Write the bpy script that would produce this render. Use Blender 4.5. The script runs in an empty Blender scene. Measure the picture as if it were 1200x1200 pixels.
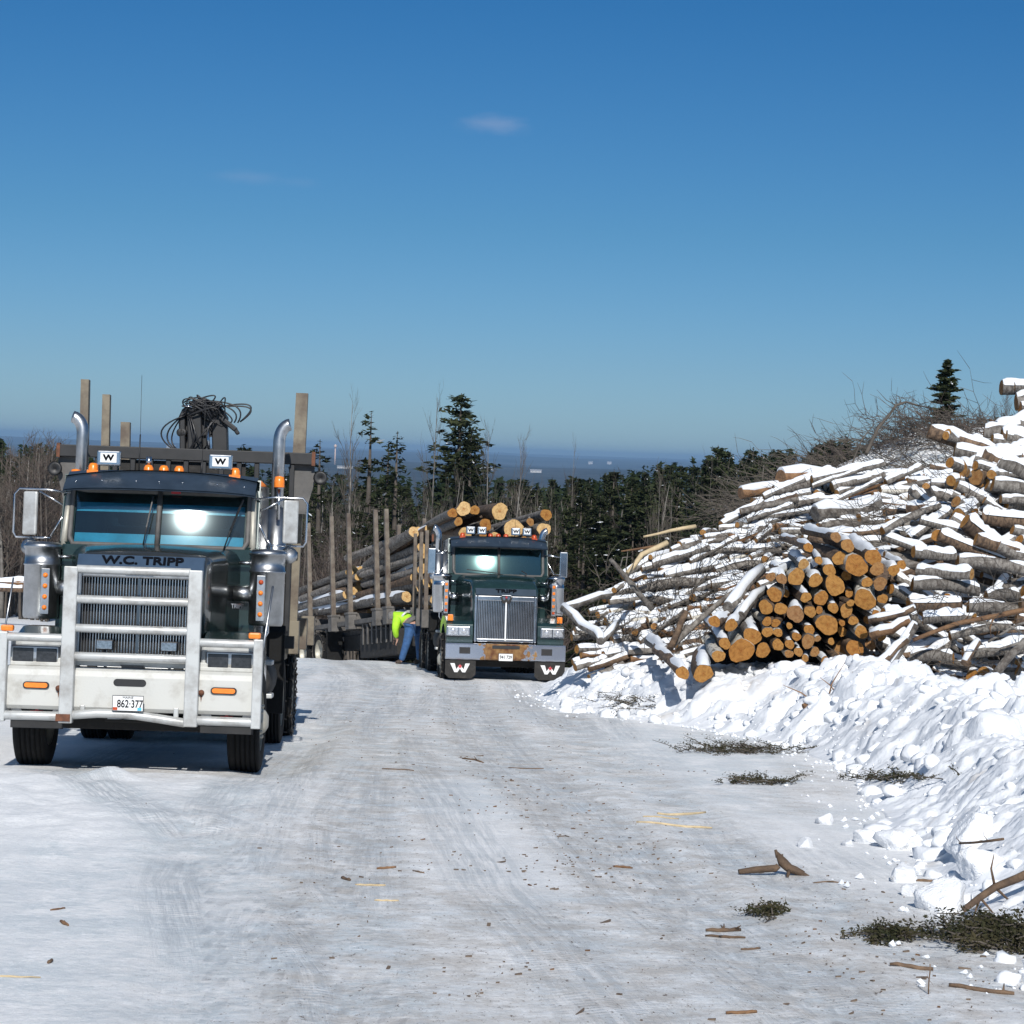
import bpy, math, random
import numpy as np
from mathutils import Vector, Matrix
from math import sin, cos, pi, radians as R

# ------------------------------------------------------------------ camera, sky, sun
S = bpy.context.scene
COL = S.collection
EYE = 1.95
FPX = 2600.0
cam_d = bpy.data.cameras.new('camera'); cam = bpy.data.objects.new('camera', cam_d)
COL.objects.link(cam); S.camera = cam
cam_d.sensor_width = 36; cam_d.sensor_fit = 'HORIZONTAL'; cam_d.lens = 36 * FPX / 1200
cam_d.clip_start = 0.5; cam_d.clip_end = 60000
CR = Matrix.Rotation(pi/2 - math.atan(70/FPX), 3, 'X') @ Matrix.Rotation(R(2.06), 3, 'Z')
cam.matrix_world = Matrix.Translation((0, 0, EYE)) @ CR.to_4x4()

SUN_EL, SUN_AZ = 37.0, 5.0          # the sun stands behind the camera, a little to its right
w = bpy.data.worlds.new('World'); S.world = w; w.use_nodes = True
nt = w.node_tree; nt.nodes.clear()
out = nt.nodes.new('ShaderNodeOutputWorld'); bg = nt.nodes.new('ShaderNodeBackground')
sky = nt.nodes.new('ShaderNodeTexSky'); sky.sky_type = 'NISHITA'; sky.sun_disc = False
sky.sun_elevation = R(SUN_EL); sky.sun_rotation = R(180 - SUN_AZ)
sky.altitude = 300; sky.air_density = 1.0; sky.dust_density = 0.3; sky.ozone_density = 2.5
bg.inputs[1].default_value = 0.10
geo = nt.nodes.new('ShaderNodeTexCoord')
sep = nt.nodes.new('ShaderNodeSeparateXYZ'); nt.links.new(geo.outputs['Generated'], sep.inputs[0])
ramp = nt.nodes.new('ShaderNodeValToRGB')
nt.links.new(sep.outputs['Z'], ramp.inputs[0])
e = ramp.color_ramp.elements
e[0].position = 0.0; e[0].color = (0.32, 0.50, 0.80, 1)
e[1].position = 0.30; e[1].color = (0.15, 0.46, 0.74, 1)
for p_, c_ in ((0.04, (0.27, 0.445, 0.70, 1)), (0.10, (0.195, 0.405, 0.61, 1)), (0.20, (0.113, 0.36, 0.59, 1))):
    q = e.new(p_); q.color = c_
q = e.new(0.6); q.color = (0.93, 0.90, 0.82, 1)
mul = nt.nodes.new('ShaderNodeMix'); mul.data_type = 'RGBA'; mul.blend_type = 'MULTIPLY'; mul.inputs[0].default_value = 1
nt.links.new(sky.outputs[0], mul.inputs[6]); nt.links.new(ramp.outputs[0], mul.inputs[7])
prev = mul.outputs[2]

def ray(px, py):
    d = CR @ Vector(((px-600)/FPX, -(py-600)/FPX, -1)); return d
def P(px, py, d):
    r = ray(px, py); r = r * (d / r.y); return Vector((r.x, r.y, r.z + EYE))
def proj(p):
    q = CR.transposed() @ (Vector(p) - Vector((0, 0, EYE)))
    return 600 + FPX*q.x/-q.z, 600 - FPX*q.y/-q.z
# two thin wisps of cloud, fixed in the sky by direction
for (px, py, sx, sz, amt) in ((580, 146, .0165, .0050, .24), (292, 208, .017, .0036, .10), (352, 214, .010, .0028, .05)):
    d = ray(px, py).normalized()
    sub = nt.nodes.new('ShaderNodeVectorMath'); sub.operation = 'SUBTRACT'
    nt.links.new(geo.outputs['Generated'], sub.inputs[0]); sub.inputs[1].default_value = d
    sc = nt.nodes.new('ShaderNodeMapping'); sc.inputs['Rotation'].default_value = (0, R(7), 0)
    sc.inputs['Scale'].default_value = (1/sx, 1/sx, 1/sz)
    nt.links.new(sub.outputs[0], sc.inputs[0])
    nz = nt.nodes.new('ShaderNodeTexNoise'); nz.inputs['Scale'].default_value = 1.4; nz.inputs['Detail'].default_value = 4
    nt.links.new(sc.outputs[0], nz.inputs['Vector'])
    ln = nt.nodes.new('ShaderNodeVectorMath'); ln.operation = 'LENGTH'; nt.links.new(sc.outputs[0], ln.inputs[0])
    ad = nt.nodes.new('ShaderNodeMath'); ad.operation = 'ADD'
    nt.links.new(ln.outputs['Value'], ad.inputs[0]); nt.links.new(nz.outputs[0], ad.inputs[1])
    mr = nt.nodes.new('ShaderNodeMapRange'); mr.interpolation_type = 'SMOOTHSTEP'
    nt.links.new(ad.outputs[0], mr.inputs[0])
    mr.inputs[1].default_value = 1.7; mr.inputs[2].default_value = 0.5; mr.inputs[3].default_value = 0; mr.inputs[4].default_value = amt
    mx = nt.nodes.new('ShaderNodeMix'); mx.data_type = 'RGBA'
    nt.links.new(mr.outputs[0], mx.inputs[0]); nt.links.new(prev, mx.inputs[6]); mx.inputs[7].default_value = (4.2, 4.6, 6.0, 1)
    prev = mx.outputs[2]
nt.links.new(prev, bg.inputs[0]); nt.links.new(bg.outputs[0], out.inputs[0])

sl = bpy.data.lights.new('sun', 'SUN'); sl.energy = 4.3; sl.angle = R(0.5); sl.color = (1, .965, .91)
so = bpy.data.objects.new('sun', sl); COL.objects.link(so)
sd = Vector((sin(R(SUN_AZ))*cos(R(SUN_EL)), -cos(R(SUN_AZ))*cos(R(SUN_EL)), sin(R(SUN_EL))))
so.rotation_euler = sd.to_track_quat('Z', 'Y').to_euler(); so.location = (5, -20, 40)
S.view_settings.view_transform = 'Standard'; S.view_settings.look = 'None'
S.view_settings.exposure = 0.06; S.view_settings.gamma = 1; S.view_settings.use_curve_mapping = False
S.cycles.max_bounces = 6; S.cycles.diffuse_bounces = 3; S.cycles.glossy_bounces = 3; S.cycles.transmission_bounces = 4
S.cycles.volume_bounces = 0; S.cycles.transparent_max_bounces = 8

rnd = random.Random(7)
# ------------------------------------------------------------------ noise
def _h(ix, iy, s):
    n = (ix.astype(np.int64)*374761393 + iy.astype(np.int64)*668265263 + s*144665) & 0xffffffff
    n = ((n ^ (n >> 13))*1274126177) & 0xffffffff
    n = ((n ^ (n >> 16))*2246822519) & 0xffffffff
    return ((n ^ (n >> 15)) & 0xffffff)/float(0xffffff)
def vn(x, y, s=0):
    x = np.asarray(x, float); y = np.asarray(y, float)
    ix = np.floor(x); iy = np.floor(y); fx = x-ix; fy = y-iy
    fx = fx*fx*(3-2*fx); fy = fy*fy*(3-2*fy)
    a = _h(ix, iy, s); b = _h(ix+1, iy, s); c = _h(ix, iy+1, s); d = _h(ix+1, iy+1, s)
    return (a*(1-fx)+b*fx)*(1-fy)+(c*(1-fx)+d*fx)*fy
def fbm(x, y, o=4, s=0):
    t = 0; a = .5; n = 0
    for i in range(o):
        t = t + a*vn(x*2**i+17.3*i, y*2**i-9.1*i, s+i); n += a; a *= .5
    return t/n
def worley(x, y, s=0):
    x = np.asarray(x, float); y = np.asarray(y, float)
    ix = np.floor(x); iy = np.floor(y)
    b1 = np.full(x.shape, 9.); b2 = np.full(x.shape, 9.); idv = np.zeros(x.shape)
    for dx in (-1, 0, 1):
        for dy in (-1, 0, 1):
            cx = ix+dx; cy = iy+dy
            qx = cx+_h(cx, cy, s); qy = cy+_h(cx, cy, s+1)
            d = np.hypot(x-qx, y-qy); h = _h(cx, cy, s+2)
            nb = d < b1
            b2 = np.where(nb, b1, np.minimum(b2, d)); idv = np.where(nb, h, idv); b1 = np.where(nb, d, b1)
    return b1, b2, idv
def sm(a, b, x):
    t = np.clip((x-a)/(b-a), 0, 1); return t*t*(3-2*t)

# ------------------------------------------------------------------ the lie of the land
EY = np.array([-60, 8, 11, 13.5, 16.5, 20, 24.7, 29, 31.5, 33.5, 35.5, 38, 44, 50, 60, 70])
EX = np.array([2.6, 2.6, 2.75, 2.95, 3.05, 3.4, 3.9, 3.6, 2.9, 1.7, .80, .55, .62, 2.2, 5, 9])
def edge_x(y): return np.interp(y, EY, EX) + .22*(fbm(y*.9, y*0+3, 3, 77)-.5)
def base(x, y):
    x = np.asarray(x, float); y = np.asarray(y, float)
    z = -.06*y
    t = np.clip(y-66, 0, None)
    left = sm(-8, -17, x - (y-66)*-.10)
    z = z - t*(.05*(1-left)+.0*left)*np.exp(-t/900)
    # the valley floor levels out, the far country rolls
    far = sm(380, 900, y)
    roll = -52 + 30*(fbm(x/900, y/1300, 4, 5)-.5) + 60*sm(9000, 16000, y)*fbm(x/5000, y/3000, 3, 9) + 22*sm(2500, 5200, y)*(1-sm(5600, 9000, y))*fbm(x/2500, y/1200, 3, 31)
    z = np.where(y > 380, z*(1-far)+roll*far, z)
    z = np.where(y < 0, 0.02*np.clip(-y, 0, 100), z)
    # wooded shoulder on the right
    z = z - .085*np.clip(y-54, 0, 14)*(1-sm(-8, -11, x))*(y < 4000)*(1-sm(380, 900, y))
    z = z + 7.5*sm(4, 55, x - (y-100)*.12)*sm(70, 130, y)*(1-sm(260, 420, y))
    return z
def mound(x, y):
    # the brush-covered ridge behind the log heaps
    a = np.exp(-((y-46.5)/3.6)**2)
    prof = 4.35*sm(1.8, 6.0, x) + .33*np.clip(x-5.6, 0, 4)
    m1 = prof*a*(.86+.28*fbm(x*.7, y*.7, 3, 41))
    tgt = np.interp(y, [34.8, 36.2, 38, 41, 43.5, 45], [-2.4, .05, .65, 1.10, 1.38, 1.5])+.35*(fbm(x*1.3, y*1.3, 3, 43)-.5)+.22*np.clip(x-6.3, -1, 2.2)
    m2 = np.clip(tgt+.06*y, 0, 9)*sm(4.3, 5.6, x)*sm(34.8, 35.4, y)*(1-sm(44, 47, y))
    return np.maximum(m1, m2)
def ground(x, y):
    x = np.asarray(x, float); y = np.asarray(y, float)
    g = base(x, y)
    near = (1-sm(60, 90, y))
    g = g + near*(.05*(fbm(x*.25, y*.25, 2, 3)-.5) + .016*(fbm(x*1.9, y*1.9, 3, 12)-.5))
    for cx, wd, dp in tracks(x, y):
        d = np.abs(cx)/wd
        g = g - dp*near*np.exp(-d**4)*(.55+.45*vn(x*.8, y*.5, 8)) + .5*dp*near*np.exp(-((d-1.35)/.22)**2)*fbm(x*5, y*5, 2, 6)
    g = g + mound(x, y)
    # low rumpled snow off the left of the road in front
    rl = sm(-1.3, -2.4, x - (y-20)*-.05)*sm(14, 17.5, y)*(1-sm(19.5, 21, y))
    g = g + rl*(.10*fbm(x*2.2, y*1.4, 3, 21) + .035*(1-worley(x*3, y*3, 4)[0]))
    g = g - .07*near*sm(1.9, 1.5, np.abs(x+3.7+(y-21.8)*.03))*sm(21.2, 22.2, y)*(1-sm(29, 31, y))
    sp = np.exp(-((x+3.62)/.22)**2-((y-20.35)/.3)**2)
    g = g + .12*sp*near
    return g
def tracks(x, y):
    c1 = np.interp(y, [8, 12, 14.2, 18.8, 26, 36, 44, 60], [2.1, 1.55, 1.2, .8, .1, -.55, -.9, -3.2])
    c2 = np.interp(y, [8, 12, 16, 20, 30, 44, 60], [-.3, -.75, -1.0, -1.2, -1.75, -2.6, -5])
    c3 = np.interp(y, [8, 11, 14, 18, 24, 36], [-1.05, -1.45, -2.0, -2.35, -2.4, -2.2])
    c4 = np.interp(y, [8, 11, 14, 17, 21], [-.5, -.9, -1.6, -2.6, -4.2])
    c5 = np.interp(y, [8, 12, 16, 20, 28], [3.6, 2.35, 1.75, 1.6, .95])
    return [(x-c1, .28, .030), (x-c2, .26, .014), (x-c3, .30, .016), (x-c4, .30, .014), (x-c5, .24, .022), (x-c1+.38, .14, .014)]
def gz(x, y): return float(ground(np.array([x]), np.array([y]))[0])

# ------------------------------------------------------------------ materials
M = {}
def mat(name, col, rough=.6, metal=0., var=.15, vscale=6., bump=0., bscale=40., col2=None, spec=None, coat=0., coord='Object', rand=0., emit=None, thr=None):
    m = bpy.data.materials.new(name); m.use_nodes = True; n = m.node_tree; b = n.nodes['Principled BSDF']
    tc = n.nodes.new('ShaderNodeTexCoord')
    nz = n.nodes.new('ShaderNodeTexNoise'); nz.inputs['Scale'].default_value = vscale; nz.inputs['Detail'].default_value = 5
    nz.inputs['Roughness'].default_value = .65
    n.links.new(tc.outputs[coord], nz.inputs['Vector'])
    rp = n.nodes.new('ShaderNodeValToRGB'); lo, hi = thr or (.3, .7)
    rp.color_ramp.elements[0].position = lo; rp.color_ramp.elements[1].position = hi
    c2 = col2 or tuple(min(1, c*(1+var*1.2)+.01*var) for c in col)
    c1 = col if col2 else tuple(c*(1-var) for c in col)
    rp.color_ramp.elements[0].color = (*c1, 1); rp.color_ramp.elements[1].color = (*c2, 1)
    n.links.new(nz.outputs[0], rp.inputs[0]); last = rp.outputs[0]
    if rand:
        oi = n.nodes.new('ShaderNodeObjectInfo'); mr = n.nodes.new('ShaderNodeMapRange')
        n.links.new(oi.outputs['Random'], mr.inputs[0]); mr.inputs[3].default_value = 1-rand; mr.inputs[4].default_value = 1+rand
        hs = n.nodes.new('ShaderNodeHueSaturation'); n.links.new(mr.outputs[0], hs.inputs['Value']); n.links.new(last, hs.inputs['Color'])
        last = hs.outputs[0]
    n.links.new(last, b.inputs['Base Color'])
    b.inputs['Metallic'].default_value = metal
    rr = n.nodes.new('ShaderNodeMapRange'); n.links.new(nz.outputs[0], rr.inputs[0])
    rr.inputs[3].default_value = max(.02, rough*.8); rr.inputs[4].default_value = min(1, rough*1.25)
    n.links.new(rr.outputs[0], b.inputs['Roughness'])
    if spec is not None: b.inputs['Specular IOR Level'].default_value = spec
    if coat: b.inputs['Coat Weight'].default_value = coat; b.inputs['Coat Roughness'].default_value = .08
    if bump:
        n2 = n.nodes.new('ShaderNodeTexNoise'); n2.inputs['Scale'].default_value = bscale; n2.inputs['Detail'].default_value = 4
        n.links.new(tc.outputs[coord], n2.inputs['Vector'])
        bp = n.nodes.new('ShaderNodeBump'); bp.inputs['Strength'].default_value = bump; bp.inputs['Distance'].default_value = .02
        n.links.new(n2.outputs[0], bp.inputs['Height']); n.links.new(bp.outputs[0], b.inputs['Normal'])
    M[name] = m; return m
mat('snow', (.78, .81, .85), .75, var=.03, vscale=3, bump=.6, bscale=14, spec=.25)
mat('cap_snow', (.74, .77, .81), .75, var=.02, vscale=3, bump=.35, bscale=10, spec=.2)
mat('chrome', (.55, .56, .58), .22, 1, var=.12, vscale=5)
mat('chrome_dull', (.42, .43, .44), .34, 1, var=.2, vscale=7)
mat('alu', (.34, .33, .31), .45, .35, vscale=5, col2=(.52, .53, .52), thr=(.30, .55))
mat('bank_snow', (.80, .82, .85), .75, vscale=1.1, col2=(.66, .60, .53), thr=(.60, .80), bump=.7, bscale=13, spec=.2)
mat('white_steel', (.36, .345, .31), .5, 0, var=.07, vscale=4, col2=(.53, .53, .50), thr=(.28, .50), bump=.05)
mat('paint_green', (.012, .030, .028), .22, .2, var=.25, vscale=4, coat=.8, thr=(.35, .75))
mat('paint_slate', (.030, .046, .068), .34, .2, var=.2, vscale=5, coat=.4)
mat('paint_green2', (.012, .034, .034), .25, .2, var=.25, vscale=4, coat=.6)
mat('paint_blue', (.034, .066, .115), .30, .2, var=.12, vscale=4, coat=.6)
mat('paint_blue2', (.045, .066, .09), .32, .2, var=.15, vscale=4, coat=.5)
mat('hood_side', (.10, .105, .10), .22, .75, var=.3, vscale=3, coat=.5)
mat('black', (.012, .012, .013), .5, 0, var=.3)
mat('letter_black', (.004, .005, .008), .9, 0, var=.1, spec=.05)
mat('grime_black', (.018, .017, .016), .8, 0, var=.5, vscale=9, col2=(.06, .055, .05), thr=(.5, .8))
mat('rubber', (.012, .012, .012), .85, 0, var=.4, vscale=12, col2=(.04, .038, .036), thr=(.55, .9), spec=.2)
mat('rim', (.42, .40, .34), .5, .3, var=.2)
mat('amber', (.85, .22, .02), .3, var=.15, vscale=25, spec=.6)
mat('amber_dark', (.45, .06, .01), .35, var=.2, vscale=25)
mat('red', (.5, .03, .04), .45, var=.1)
mat('plate_white', (.75, .76, .76), .5, var=.05)
mat('lens', (.55, .57, .60), .12, .5, var=.4, vscale=40)
mat('lens_dark', (.035, .037, .042), .15, .2, var=.4, vscale=30)
mat('interior', (.02, .022, .024), .8, var=.2)
mat('dash', (.10, .11, .12), .7, var=.2)
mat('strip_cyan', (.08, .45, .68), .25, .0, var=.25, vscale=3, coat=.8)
mat('hose', (.010, .010, .012), .4, 0, var=.2)
mat('rust', (.16, .055, .018), .85, var=.4, vscale=12, col2=(.35, .17, .05), bump=.3)
mat('rust_edge', (.13, .05, .025), .8, var=.4, vscale=20)
mat('stake', (.085, .062, .048), .7, var=.3, vscale=4, col2=(.22, .19, .15), thr=(.35, .72), bump=.2)
mat('stake_tan', (.10, .075, .055), .7, var=.2, vscale=3.5, col2=(.215, .185, .135), thr=(.35, .62), bump=.15)
mat('bunk', (.06, .055, .05), .7, var=.3, vscale=5, col2=(.15, .14, .13), bump=.2)
mat('gusset', (.10, .095, .09), .6, var=.3, vscale=5)
mat('chain', (.09, .08, .07), .45, .7, var=.3, vscale=15)
mat('hivis', (.42, .78, .03), .7, var=.12, vscale=14)
mat('grey_cloth', (.12, .12, .115), .85, var=.2, vscale=20)
mat('denim', (.035, .10, .24), .85, var=.25, vscale=16)
mat('skin', (.45, .26, .19), .6, var=.05)
mat('hair', (.16, .15, .14), .8, var=.3, vscale=30)
mat('boot', (.05, .035, .025), .7, var=.3)
mat('bark_grey', (.075, .062, .052), .9, var=.3, vscale=9, col2=(.26, .24, .215), bump=1, bscale=28, rand=.25, thr=(.38, .66))
mat('bark_brown', (.05, .032, .022), .9, var=.3, vscale=8, col2=(.22, .145, .09), bump=1, bscale=26, rand=.25, thr=(.38, .7))
mat('bark_birch', (.10, .08, .06), .8, var=.3, vscale=9, col2=(.60, .57, .50), bump=.5, bscale=26, rand=.1, thr=(.36, .5))
mat('bark_orange', (.11, .055, .028), .9, var=.3, vscale=6, col2=(.28, .16, .08), bump=1, bscale=26, rand=.2)
mat('stick', (.07, .045, .03), .85, var=.3, vscale=10, col2=(.20, .13, .08), bump=.5, rand=.3)
mat('twig', (.045, .038, .032), .85, var=.3, vscale=2, col2=(.125, .105, .085))
mat('twig_red', (.042, .031, .027), .85, var=.3, vscale=2, col2=(.11, .082, .066))
mat('pale_trunk', (.09, .082, .072), .85, var=.3, vscale=3, col2=(.26, .24, .215), rand=.3)
mat('trunk', (.05, .04, .033), .9, var=.3, vscale=5, col2=(.10, .085, .07))
mat('split_wood', (.52, .41, .25), .8, var=.2, vscale=8, bump=.4)
mat('needles', (.010, .017, .009), .8, var=.4, vscale=1.2, col2=(.034, .042, .020), rand=.35, spec=.1)
mat('needles_lt', (.024, .034, .013), .8, var=.4, vscale=1.2, col2=(.060, .064, .030), rand=.3, spec=.1)
mat('slash_green', (.018, .026, .012), .85, var=.4, vscale=5, col2=(.070, .058, .032), spec=.1)
mat('far_wood', (.010, .020, .010), .9, var=.4, vscale=.4, col2=(.035, .045, .022), spec=.0)
mat('debris', (.07, .05, .038), .9, var=.4, vscale=3, col2=(.20, .15, .11), coord='Object')
mat('far_wall', (.50, .49, .48), .8, var=.05)
mat('far_roof', (.40, .41, .43), .8, var=.1)
mat('beacon', (.65, .48, .40), .8, var=.1)

def cut_wood():
    m = bpy.data.materials.new('cut_wood'); m.use_nodes = True; n = m.node_tree; b = n.nodes['Principled BSDF']
    tc = n.nodes.new('ShaderNodeTexCoord'); mp = n.nodes.new('ShaderNodeMapping'); mp.inputs['Scale'].default_value = (0, 1, 1)
    n.links.new(tc.outputs['Object'], mp.inputs[0])
    wv = n.nodes.new('ShaderNodeTexWave'); wv.wave_type = 'RINGS'; wv.rings_direction = 'X'
    wv.inputs['Scale'].default_value = 16; wv.inputs['Distortion'].default_value = 2.5; wv.inputs['Detail'].default_value = 2
    n.links.new(mp.outputs[0], wv.inputs[0])
    ln = n.nodes.new('ShaderNodeVectorMath'); ln.operation = 'LENGTH'; n.links.new(mp.outputs[0], ln.inputs[0])
    nz = n.nodes.new('ShaderNodeTexNoise'); nz.inputs['Scale'].default_value = 12; nz.inputs['Detail'].default_value = 3
    n.links.new(tc.outputs['Object'], nz.inputs[0])
    oi = n.nodes.new('ShaderNodeObjectInfo')
    r1 = n.nodes.new('ShaderNodeValToRGB'); n.links.new(oi.outputs['Random'], r1.inputs[0])
    r1.color_ramp.elements[0].color = (.37, .175, .045, 1); r1.color_ramp.elements[1].color = (.44, .27, .10, 1)
    q = r1.color_ramp.elements.new(.6); q.color = (.42, .225, .065, 1)
    q = r1.color_ramp.elements.new(.93); q.color = (.30, .17, .08, 1)
    mx = n.nodes.new('ShaderNodeMix'); mx.data_type = 'RGBA'; mx.blend_type = 'MULTIPLY'
    mr = n.nodes.new('ShaderNodeMapRange'); n.links.new(wv.outputs['Fac'], mr.inputs[0]); mr.inputs[3].default_value = .0; mr.inputs[4].default_value = .55
    n.links.new(mr.outputs[0], mx.inputs[0]); n.links.new(r1.outputs[0], mx.inputs[6]); mx.inputs[7].default_value = (.55, .40, .28, 1)
    m5 = n.nodes.new('ShaderNodeMix'); m5.data_type = 'RGBA'; m5.blend_type = 'MULTIPLY'; n5 = n.nodes.new('ShaderNodeTexNoise'); n5.inputs['Scale'].default_value = 26; n5.inputs['Detail'].default_value = 5; n.links.new(tc.outputs['Object'], n5.inputs[0])
    r5 = n.nodes.new('ShaderNodeMapRange'); n.links.new(n5.outputs[0], r5.inputs[0]); r5.inputs[1].default_value = .42; r5.inputs[2].default_value = .68; r5.inputs[4].default_value = .6
    n.links.new(r5.outputs[0], m5.inputs[0]); n.links.new(mx.outputs[2], m5.inputs[6]); m5.inputs[7].default_value = (.50, .42, .36, 1); mx = m5
    # darker heart
    m2 = n.nodes.new('ShaderNodeMix'); m2.data_type = 'RGBA'; m2.blend_type = 'MULTIPLY'
    h = n.nodes.new('ShaderNodeMath'); h.operation = 'MULTIPLY_ADD'; n.links.new(nz.outputs[0], h.inputs[0]); h.inputs[1].default_value = .10
    n.links.new(ln.outputs['Value'], h.inputs[2])
    mh = n.nodes.new('ShaderNodeMapRange'); n.links.new(h.outputs[0], mh.inputs[0]); mh.inputs[1].default_value = .09; mh.inputs[2].default_value = .06
    mh.inputs[3].default_value = 0; mh.inputs[4].default_value = .8
    n.links.new(mh.outputs[0], m2.inputs[0]); n.links.new(mx.outputs[2], m2.inputs[6]); m2.inputs[7].default_value = (.62, .42, .30, 1)
    n.links.new(m2.outputs[2], b.inputs['Base Color']); b.inputs['Roughness'].default_value = .8; b.inputs['Specular IOR Level'].default_value = .2
    bp = n.nodes.new('ShaderNodeBump'); bp.inputs['Strength'].default_value = .5; bp.inputs['Distance'].default_value = .01
    n.links.new(nz.outputs[0], bp.inputs['Height']); n.links.new(bp.outputs[0], b.inputs['Normal'])
    M['cut_wood'] = m
    m3 = m.copy(); m3.name = 'cut_wood_pale'
    for nd in m3.node_tree.nodes:
        if nd.type == 'VALTORGB':
            for el, c in zip(nd.color_ramp.elements, ((.62, .42, .18, 1), (.66, .46, .22, 1), (.70, .50, .25, 1), (.56, .28, .07, 1))): el.color = c
    M['cut_wood_pale'] = m3
cut_wood()

def glass_mat():
    m = bpy.data.materials.new('windshield_glass'); m.use_nodes = True; n = m.node_tree; n.nodes.clear()
    o = n.nodes.new('ShaderNodeOutputMaterial'); mx = n.nodes.new('ShaderNodeMixShader')
    tr = n.nodes.new('ShaderNodeBsdfTransparent'); tr.inputs[0].default_value = (.50, .62, .62, 1)
    gl = n.nodes.new('ShaderNodeBsdfGlossy'); gl.inputs['Roughness'].default_value = .095; gl.inputs[0].default_value = (.75, .95, 1, 1)
    fr = n.nodes.new('ShaderNodeFresnel'); fr.inputs[0].default_value = 1.5
    ad = n.nodes.new('ShaderNodeMath'); ad.operation = 'ADD'; ad.inputs[1].default_value = .09
    n.links.new(fr.outputs[0], ad.inputs[0]); n.links.new(ad.outputs[0], mx.inputs[0])
    n.links.new(tr.outputs[0], mx.inputs[1]); n.links.new(gl.outputs[0], mx.inputs[2]); n.links.new(mx.outputs[0], o.inputs[0])
    M['glass'] = m
    m2 = m.copy(); m2.name = 'windshield_glass_teal'
    for nd in m2.node_tree.nodes:
        if nd.type == 'MATH': nd.inputs[1].default_value = .24
        if nd.type == 'BSDF_GLOSSY': nd.inputs[0].default_value = (.50, .85, .82, 1)
    M['glass2'] = m2
glass_mat()

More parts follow.
